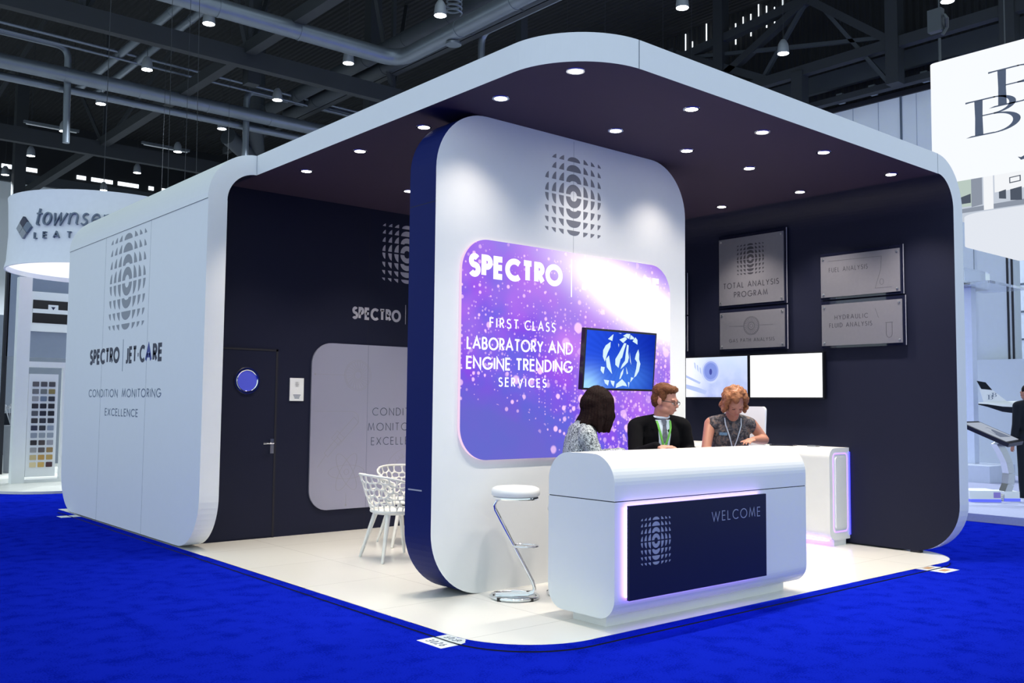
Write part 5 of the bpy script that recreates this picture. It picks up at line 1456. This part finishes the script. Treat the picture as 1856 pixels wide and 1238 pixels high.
b = MB(); rnd = random.Random(8)
for k in range(7):
    a = k * .9; p = Vector((.05, 15.75, .88)); q = p + Vector((.12 * cos(a), .08 * sin(a), .30 + .1 * rnd.random())); e = q + Vector((.10 * cos(a), .06 * sin(a), .02))
    b.tube([p, q, e], [.006, .005, .004], 6)
    for i in range(3): b.ell(e + Vector((rnd.uniform(-.05, .05), rnd.uniform(-.04, .04), rnd.uniform(-.08, .03))), (.03, .012, .028), None, 8, 6)
b.build('flower_stems', mat('pale_flowers', (.40, .42, .46), .6), t, 50)

# ------------------------------------------------------------------ aircraft stand at the right
M['photo_a'] = flat_emit('print_pale_grey', (.62, .68, .78), .9); M['photo_b'] = flat_emit('print_mid_grey', (.30, .34, .42), .9)
M['photo_c'] = flat_emit('print_dark_grey', (.09, .11, .15), .9); M['photo_d'] = flat_emit('print_white', (.95, .97, 1.0), .95); M['photo_e'] = flat_emit('print_green_grey', (.55, .66, .60), .9)
hs = thing('hanging_light_box_sign', (11, .6, 3.88), 'large bright white hanging sign with grey serif letters and an interior photo band', 'sign')
b = MB(); b.extr(rrect(10.0, 12.4, -3.2, 2.653, (.05, .05, .05, .12), 8), fr_top, 4.86, 6.80); b.build('upper_box', M['sign_glow'], hs, 30)
b = MB(); b.extr(rrect(10.0, 12.4, -3.2, 2.42, (.05, .05, .05, .1), 8), fr_top, 4.34, 4.86); b.build('photo_band', M['photo_a'], hs, 30)
b = MB(); b.extr(rrect(9.98, 12.4, -3.2, 2.30, (.05, .05, .05, .5), 10), fr_top, 3.90, 4.34); b.build('lower_lip', flat_emit('lit_white_lip', (.86, .90, .98), .90), hs, 30)
fH = frame_left(10.0)
def serif_B(mb, u, z, h, w, fr, d=.003):
    o, U, V, N = fr
    f = lambda P: mb.extr([(u + a * h, z + c * h) for a, c in P], fr, 0, d)
    s = .22
    f([(0.0, .03), (s, .03), (s - .012, .5), (s, .97), (0.0, .97), (.012, .5)])
    f([(-.24, -.0), (.5, .0), (.5, .035), (-.1, .035)]); f([(-.24, .955), (-.1, .965), (.55, .965), (.55, 1.0), (-.24, 1.0)])
    def bowl(cx, cz, rx, rz, t):
        out = [(cx + rx * cos(radians(a)), cz + rz * sin(radians(a))) for a in range(-90, 91, 10)]
        inn = [(cx + (rx - t) * cos(radians(a)), cz + (rz - .03) * sin(radians(a))) for a in range(90, -91, -10)]
        f(out + inn)
    bowl(.5, .765, w * .72, .235, .17); bowl(.5, .275, w * .85, .275, .19)
    f([(s - .02, .525), (.5, .525), (.5, .555), (s - .02, .555)])
b = MB(); serif_B(b, -1.60, 5.88, .555, .85, fH); serif_B(b, -1.945, 5.495, .555, .80, fH)
b.extr([(-1.345, 5.075), (-1.30, 5.06), (-1.15, 5.12), (-1.02, 5.30), (-.98, 5.6), (-.98, 6.1), (-.86, 6.1), (-.86, 5.5), (-.93, 5.22), (-1.1, 5.05), (-1.30, 5.02)], fH, 0, .003)
b.build('serif_lettering', mat('slate_blue_letters', (.115, .13, .18), .6), hs, 0)
b = MB()
def pr(pts, mi, d): b.extr(pts, fH, d, d + .0008, (mi, mi, mi))
pr([(-2.35, 4.36), (1.5, 4.36), (1.5, 4.50), (-2.35, 4.42)], 1, .001)
pr([(-2.35, 4.45), (-2.02, 4.45), (-2.02, 4.86), (-2.35, 4.86)], 3, .001); pr([(-2.20, 4.50), (-2.03, 4.50), (-2.03, 4.64), (-2.20, 4.60)], 2, .002)
pr([(-2.02, 4.43), (-1.86, 4.45), (-1.86, 4.86), (-2.02, 4.86)], 1, .002)
pr([(-1.84, 4.36), (-1.70, 4.36), (-1.70, 4.86), (-1.84, 4.86)], 4, .003); pr([(-1.68, 4.6), (1.0, 4.66), (1.0, 4.86), (-1.68, 4.86)], 4, .002)
for (u0, u1, z0, z1) in ((-1.62, -1.52, 4.50, 4.62), (-1.46, -1.30, 4.45, 4.63), (-1.24, -1.05, 4.42, 4.64)): pr([(u0, z0), (u1, z0 - .02), (u1, z1), (u0, z1 - .02)], 2, .004)
pr([(-1.47, 4.70), (-1.31, 4.71), (-1.31, 4.80), (-1.47, 4.79)], 2, .004); pr([(-1.455, 4.715), (-1.325, 4.723), (-1.325, 4.785), (-1.455, 4.777)], 4, .0055)
b.build('interior_photo', [M['photo_a'], M['photo_b'], M['photo_c'], M['photo_e'], M['photo_d']], hs, 0)
MB().tube([(10.3, 1.604, 6.8), (10.3, 1.604, 16.9)], .010, 6).build('wire', M['steel_mid'], hs, 60)
b = MB(); b.tube([(10.2, 2.547, 6.8), (10.2, 2.547, 7.25)], .022, 6); b.obox(Matrix.Translation((10.2, 2.60, 7.55)), .12, .22, .36)
b.tube([(10.2, 2.5, 7.3), (10.25, 2.45, 7.42), (10.15, 2.40, 7.52), (10.2, 2.46, 7.6)], .03, 6); b.tube([(10.2, 2.547, 7.7), (10.2, 2.547, 16.9)], .012, 6)
b.build('chain_hoist', M['steel_mid'], hs, 50)

tag(MB().box(8.0, 24, -6, 6.5, CZ0, .06).build('aircraft_stand_platform', mat('pale_blue_carpet', (.40, .42, .62), .9, var=.1, scale=30), None, 0), 'pale raised platform of the aircraft stand beyond the navy wall', 'platform')
aw = thing('white_stand_wall', (16.2, 1, .06), 'tall white wall of the aircraft stand with two dark upright joints', 'stand wall')
MB().box(16.0, 16.3, 3.80, 9.0, .06, 6.4).build('panel', mat('cool_white_wall', (.50, .555, .63), .5, var=.03), aw, 0)
for y in (3.93, 3.84): MB().box(15.985, 16.0, y - .02, y + .02, 2.2, 6.4).build('dark_joint', M['dark_groove'], aw, 0)
MB().box(15.99, 16.0, 4.6, 4.606, 2.2, 6.4).build('panel_seam', M['groove'], aw, 0)
gw = thing('grey_panel_wall', (17, 1, .06), 'grey wall with horizontal panel seams at the right photo edge', 'stand wall')
b = MB(); b.box(17.2, 17.5, -6, 4.3, .06, 6.8, 0)
for z in (2.3, 2.9, 3.5, 4.1, 4.7): b.box(17.185, 17.2, -6, 4.3, z - .02, z + .02, 1)
b.build('panel', [M['wall_pale'], M['groove']], gw, 0)
tag(MB().box(15.6, 15.8, -4, 4.6, .06, 2.40).build('low_white_partition', mat('cool_white_low', (.54, .60, .68), .5, var=.02), None, 0), 'low white partition behind the aircraft model', 'partition')
sc_ = thing('acrylic_showcase', (13.9, 3.85, .06), 'tall slim acrylic showcase with a thin clear canopy beside the navy wall edge', 'showcase')
M['clear'] = mat('clear_acrylic', (.85, .90, 1.0), .06, trans=.85)
MB().box(13.85, 14.05, 3.74, 3.93, .362, 3.75).build('column', mat('frosted_column', (.62, .68, .86), .25), sc_, 0)
b = MB(); b.box(13.5, 14.6, 3.70, 3.95, 3.75, 4.05); b.build('top_box', M['clear'], sc_, 0)
b = MB(); b.extr(rrect(13.4, 15.0, 3.2, 4.0, .05, 4), fr_top, 3.70, 3.75); b.build('canopy_plate', M['clear'], sc_, 30)
tag(MB().box(13.2, 14.3, 3.2, 4.4, .06, .36).build('low_white_plinth', mat('plinth_white', (.58, .63, .78), .4), None, 0), 'low white plinth under the showcase column', 'plinth')

# jet model on a pole
jm = thing('jet_model', (14.0, 3.3, .06), 'white model jet with dark tail tip and dark belly on a chrome pole', 'model aircraft')
jd = Vector((.45, -.893, 0)); jn = Vector((.893, .45, 0)); jo = Vector((13.80, 3.63, 1.42))
b = MB(); K = 14; L_ = 2.4; prof = [(0, .02, .07), (.15, .05, .06), (.4, .10, .02), (.8, .135, 0), (1.5, .14, 0), (2.0, .12, -.01), (2.25, .07, -.03), (2.4, .01, -.05)]
vs = []; fs = []; mi = []
for s_, r, dz in prof:
    for j in range(K):
        a = 2 * pi * j / K
        vs.append(jo + jd * s_ + jn * (r * cos(a)) + Z_ * (r * sin(a) + dz))
for i in range(len(prof) - 1):
    for j in range(K):
        j2 = (j + 1) % K
        b.m.append(1 if j >= K // 2 else 0); b.f.append([i * K + j, i * K + j2, (i + 1) * K + j2, (i + 1) * K + j])
b.v = [tuple(v) for v in vs]
b.build('fuselage', [M['white'], M['suit_grey']], jm, 50)
fj = (jo, jd, Z_, -jn)
MB().extr([(.10, .06), (.50, .10), (.24, .33), (.06, .36), (.02, .36)], fj, -.012, .012).build('tail_fin', M['white'], jm, 0)
b = MB(); b.extr([(.055, .345), (.24, .325), (.13, .47), (-.02, .50)], fj, -.014, .014); b.build('tail_tip', M['suit_grey'], jm, 0)['label'] = 'dark tail tip'
b = MB(); serif_B(b, .17, .15, .085, .5, (jo, jd, Z_, -jn), .016); serif_B(b, .24, .20, .075, .5, (jo, jd, Z_, -jn), .016); b.build('tail_letters', M['slate_ink'], jm, 0)
b = MB()
for s_ in (-1, 1):
    b.add([jo + jd * 1.0 + jn * s_ * .1 - Z_ * .06, jo + jd * 1.5 + jn * s_ * .1 - Z_ * .06, jo + jd * .95 + jn * s_ * .75 + Z_ * .02, jo + jd * .75 + jn * s_ * .75 + Z_ * .02], [(0, 1, 3, 2)] if False else [(0, 1, 2, 3)])
    b.add([jo + jd * 1.0 + jn * s_ * .1 - Z_ * .085, jo + jd * 1.5 + jn * s_ * .1 - Z_ * .085, jo + jd * .95 + jn * s_ * .75 + Z_ * .01, jo + jd * .75 + jn * s_ * .75 + Z_ * .01], [(3, 2, 1, 0)])
b.build('wings', M['grey_metal'], jm, 0)
for s_ in (-1, 1): MB().tube([jo + jd * .62 + jn * s_ * .21 + Z_ * .03, jo + jd * .95 + jn * s_ * .21 + Z_ * .03], [.045, .055], 14).build('engine', M['suit_grey'], jm, 50)
MB().tube([jo + jd * .95 - Z_ * .13, (jo + jd * .95).xy.to_3d() + Z_ * .06], .035, 12).build('pole', M['chrome'], jm, 60)

# information kiosk
kk = thing('touchscreen_kiosk', (10.05, 1.78, .06), 'tilted black touchscreen kiosk on a curved steel stem with white base boxes', 'kiosk')
kR = RH; kW = Vector((.6483, .7614, 0)); kc = Vector((10.06, 1.74, 0))
Mk = Matrix((kR, kW, Z_)).transposed().to_4x4()
def kbox(name, a0, a1, d0, d1, z0, z1, m):
    q = Mk.copy(); q.translation = kc + kR * (a0 + a1) / 2 + kW * (d0 + d1) / 2 + Z_ * (z0 + z1) / 2
    return MB().obox(q, a1 - a0, d1 - d0, z1 - z0).build(name, m, kk, 0)
kbox('base_box', -.55, -.11, -.25, .20, .10, .22, M['white']); kbox('base_plate', -.54, -.10, -.24, .20, .06, .10, M['led_base'])
kbox('base_box', .02, .24, -.10, .22, .10, .20, M['white']); kbox('base_plate', .02, .25, -.10, .22, .06, .10, M['led_base'])
q = kbox('cover', -.215, -.115, -.253, -.245, .12, .20, mat('violet_cover', (.30, .22, .62), .4))
st = [(.0, .06), (.06, .14), (.125, .30), (.14, .46), (.11, .62), (.04, .78), (-.03, .90)]
b = MB()
for i in range(len(st) - 1):
    (a0, z0), (a1, z1) = st[i], st[i + 1]
    d = Vector((a1 - a0, z1 - z0)).normalized(); n_ = Vector((-d.y, d.x)) * .045
    f = lambda a, z, e: kc + kR * a + kW * e + Z_ * z
    P = [f(a0 + n_.x, z0 + n_.y, -.09), f(a0 - n_.x, z0 - n_.y, -.09), f(a1 - n_.x, z1 - n_.y, -.09), f(a1 + n_.x, z1 + n_.y, -.09), f(a0 + n_.x, z0 + n_.y, .09), f(a0 - n_.x, z0 - n_.y, .09), f(a1 - n_.x, z1 - n_.y, .09), f(a1 + n_.x, z1 + n_.y, .09)]
    b.add(P, [(0, 1, 2, 3), (7, 6, 5, 4), (0, 4, 5, 1), (1, 5, 6, 2), (2, 6, 7, 3), (3, 7, 4, 0)])
b.build('curved_stem', M['steel'], kk, 30)
def plate(name, cs, th, m):
    A = [Vector(c) for c in cs]; n_ = (A[1] - A[0]).cross(A[3] - A[0]).normalized()
    if n_.z < 0: n_ = -n_
    P = A + [a - n_ * th for a in A]
    return MB().add(P, [(0, 1, 2, 3), (7, 6, 5, 4), (0, 4, 5, 1), (1, 5, 6, 2), (2, 6, 7, 3), (3, 7, 4, 0)]).build(name, m, kk, 0)
f = lambda a, e, z: kc + kR * a + kW * e + Z_ * z
C4 = [f(-.47, .22, 1.20), f(-.12, .34, 1.21), f(.36, -.02, .93), f(.0, -.30, .90)]
plate('screen_housing', C4, .06, M['black'])
cc = sum(C4, Vector()) / 4
plate('screen', [cc + (p - cc) * .84 + Z_ * .006 for p in C4], .004, flat_emit('kiosk_screen', (.52, .58, .70), .8))
plate('screen_image', [cc + (p - cc) * k + Z_ * .009 for p, k in zip(C4, (.25, .35, .6, .5))], .002, flat_emit('kiosk_image', (.22, .26, .36), .8))

# visitor at the photo edge
v_hip = Vector((10.86, 1.64, .98)); v_neck = Vector((10.87, 1.63, 1.50)); v_head = Vector((10.88, 1.64, 1.655))
vF = Vector((.45, .89, 0)).normalized(); vS = vF.cross(Z_)
vk = [v_hip + vS * s * .10 + Vector((0, 0, -.46)) for s in (-1, 1)]; vf = [v_hip + vS * s * .10 + Vector((0, 0, -.87)) for s in (-1, 1)]
t, body, L, H, sk, tf, S, F = make_person((10.86, 1.64, .06), 'visitor in a charcoal suit with dark hair, cut off by the right photo edge', vF, v_hip, v_neck, v_head, (.3, .95), .05,
    ((v_neck + vS * .22 + Vector((0, 0, -.34)), v_neck + vS * .25 + vF * .04 + Vector((0, 0, -.60)), (0, .1, -1), (-vS.x, -vS.y, 0), 1), (v_neck - vS * .22 + Vector((0, 0, -.34)), v_neck - vS * .25 + vF * .04 + Vector((0, 0, -.60)), (0, .1, -1), (vS.x, vS.y, 0), -1)), vk, vf, M['skin'], .195, 1.0, 1.0, .009)
sh_, Sx, Fx, up = tf
b = MB(); torso_forms(b, v_hip, v_neck - up * .006, F, S, .20, .014)
for q in sk: sleeve(b, q, .014, .012, .97)
fuse(b, 'jacket', M['suit_grey'], t, .011, 4)
b = MB(); legs_forms(b, v_hip, S, vk, vf, .014); b.ell(v_hip, (.17, .13, .12), hframe(F)); fuse(b, 'trousers', M['suit_grey'], t, .012, 3)
shoes(t, vf, F)
b = MB(); hp = lambda x, y, z, a, c, d: b.ell(L(x, y, z), (a, c, d), H)
hp(0, -.022, .150, .084, .100, .088); hp(0, -.06, .09, .074, .055, .075); hp(0, -.115, .14, .045, .045, .045)
fuse(b, 'hair', M['hair_d'], t, .007, 3)
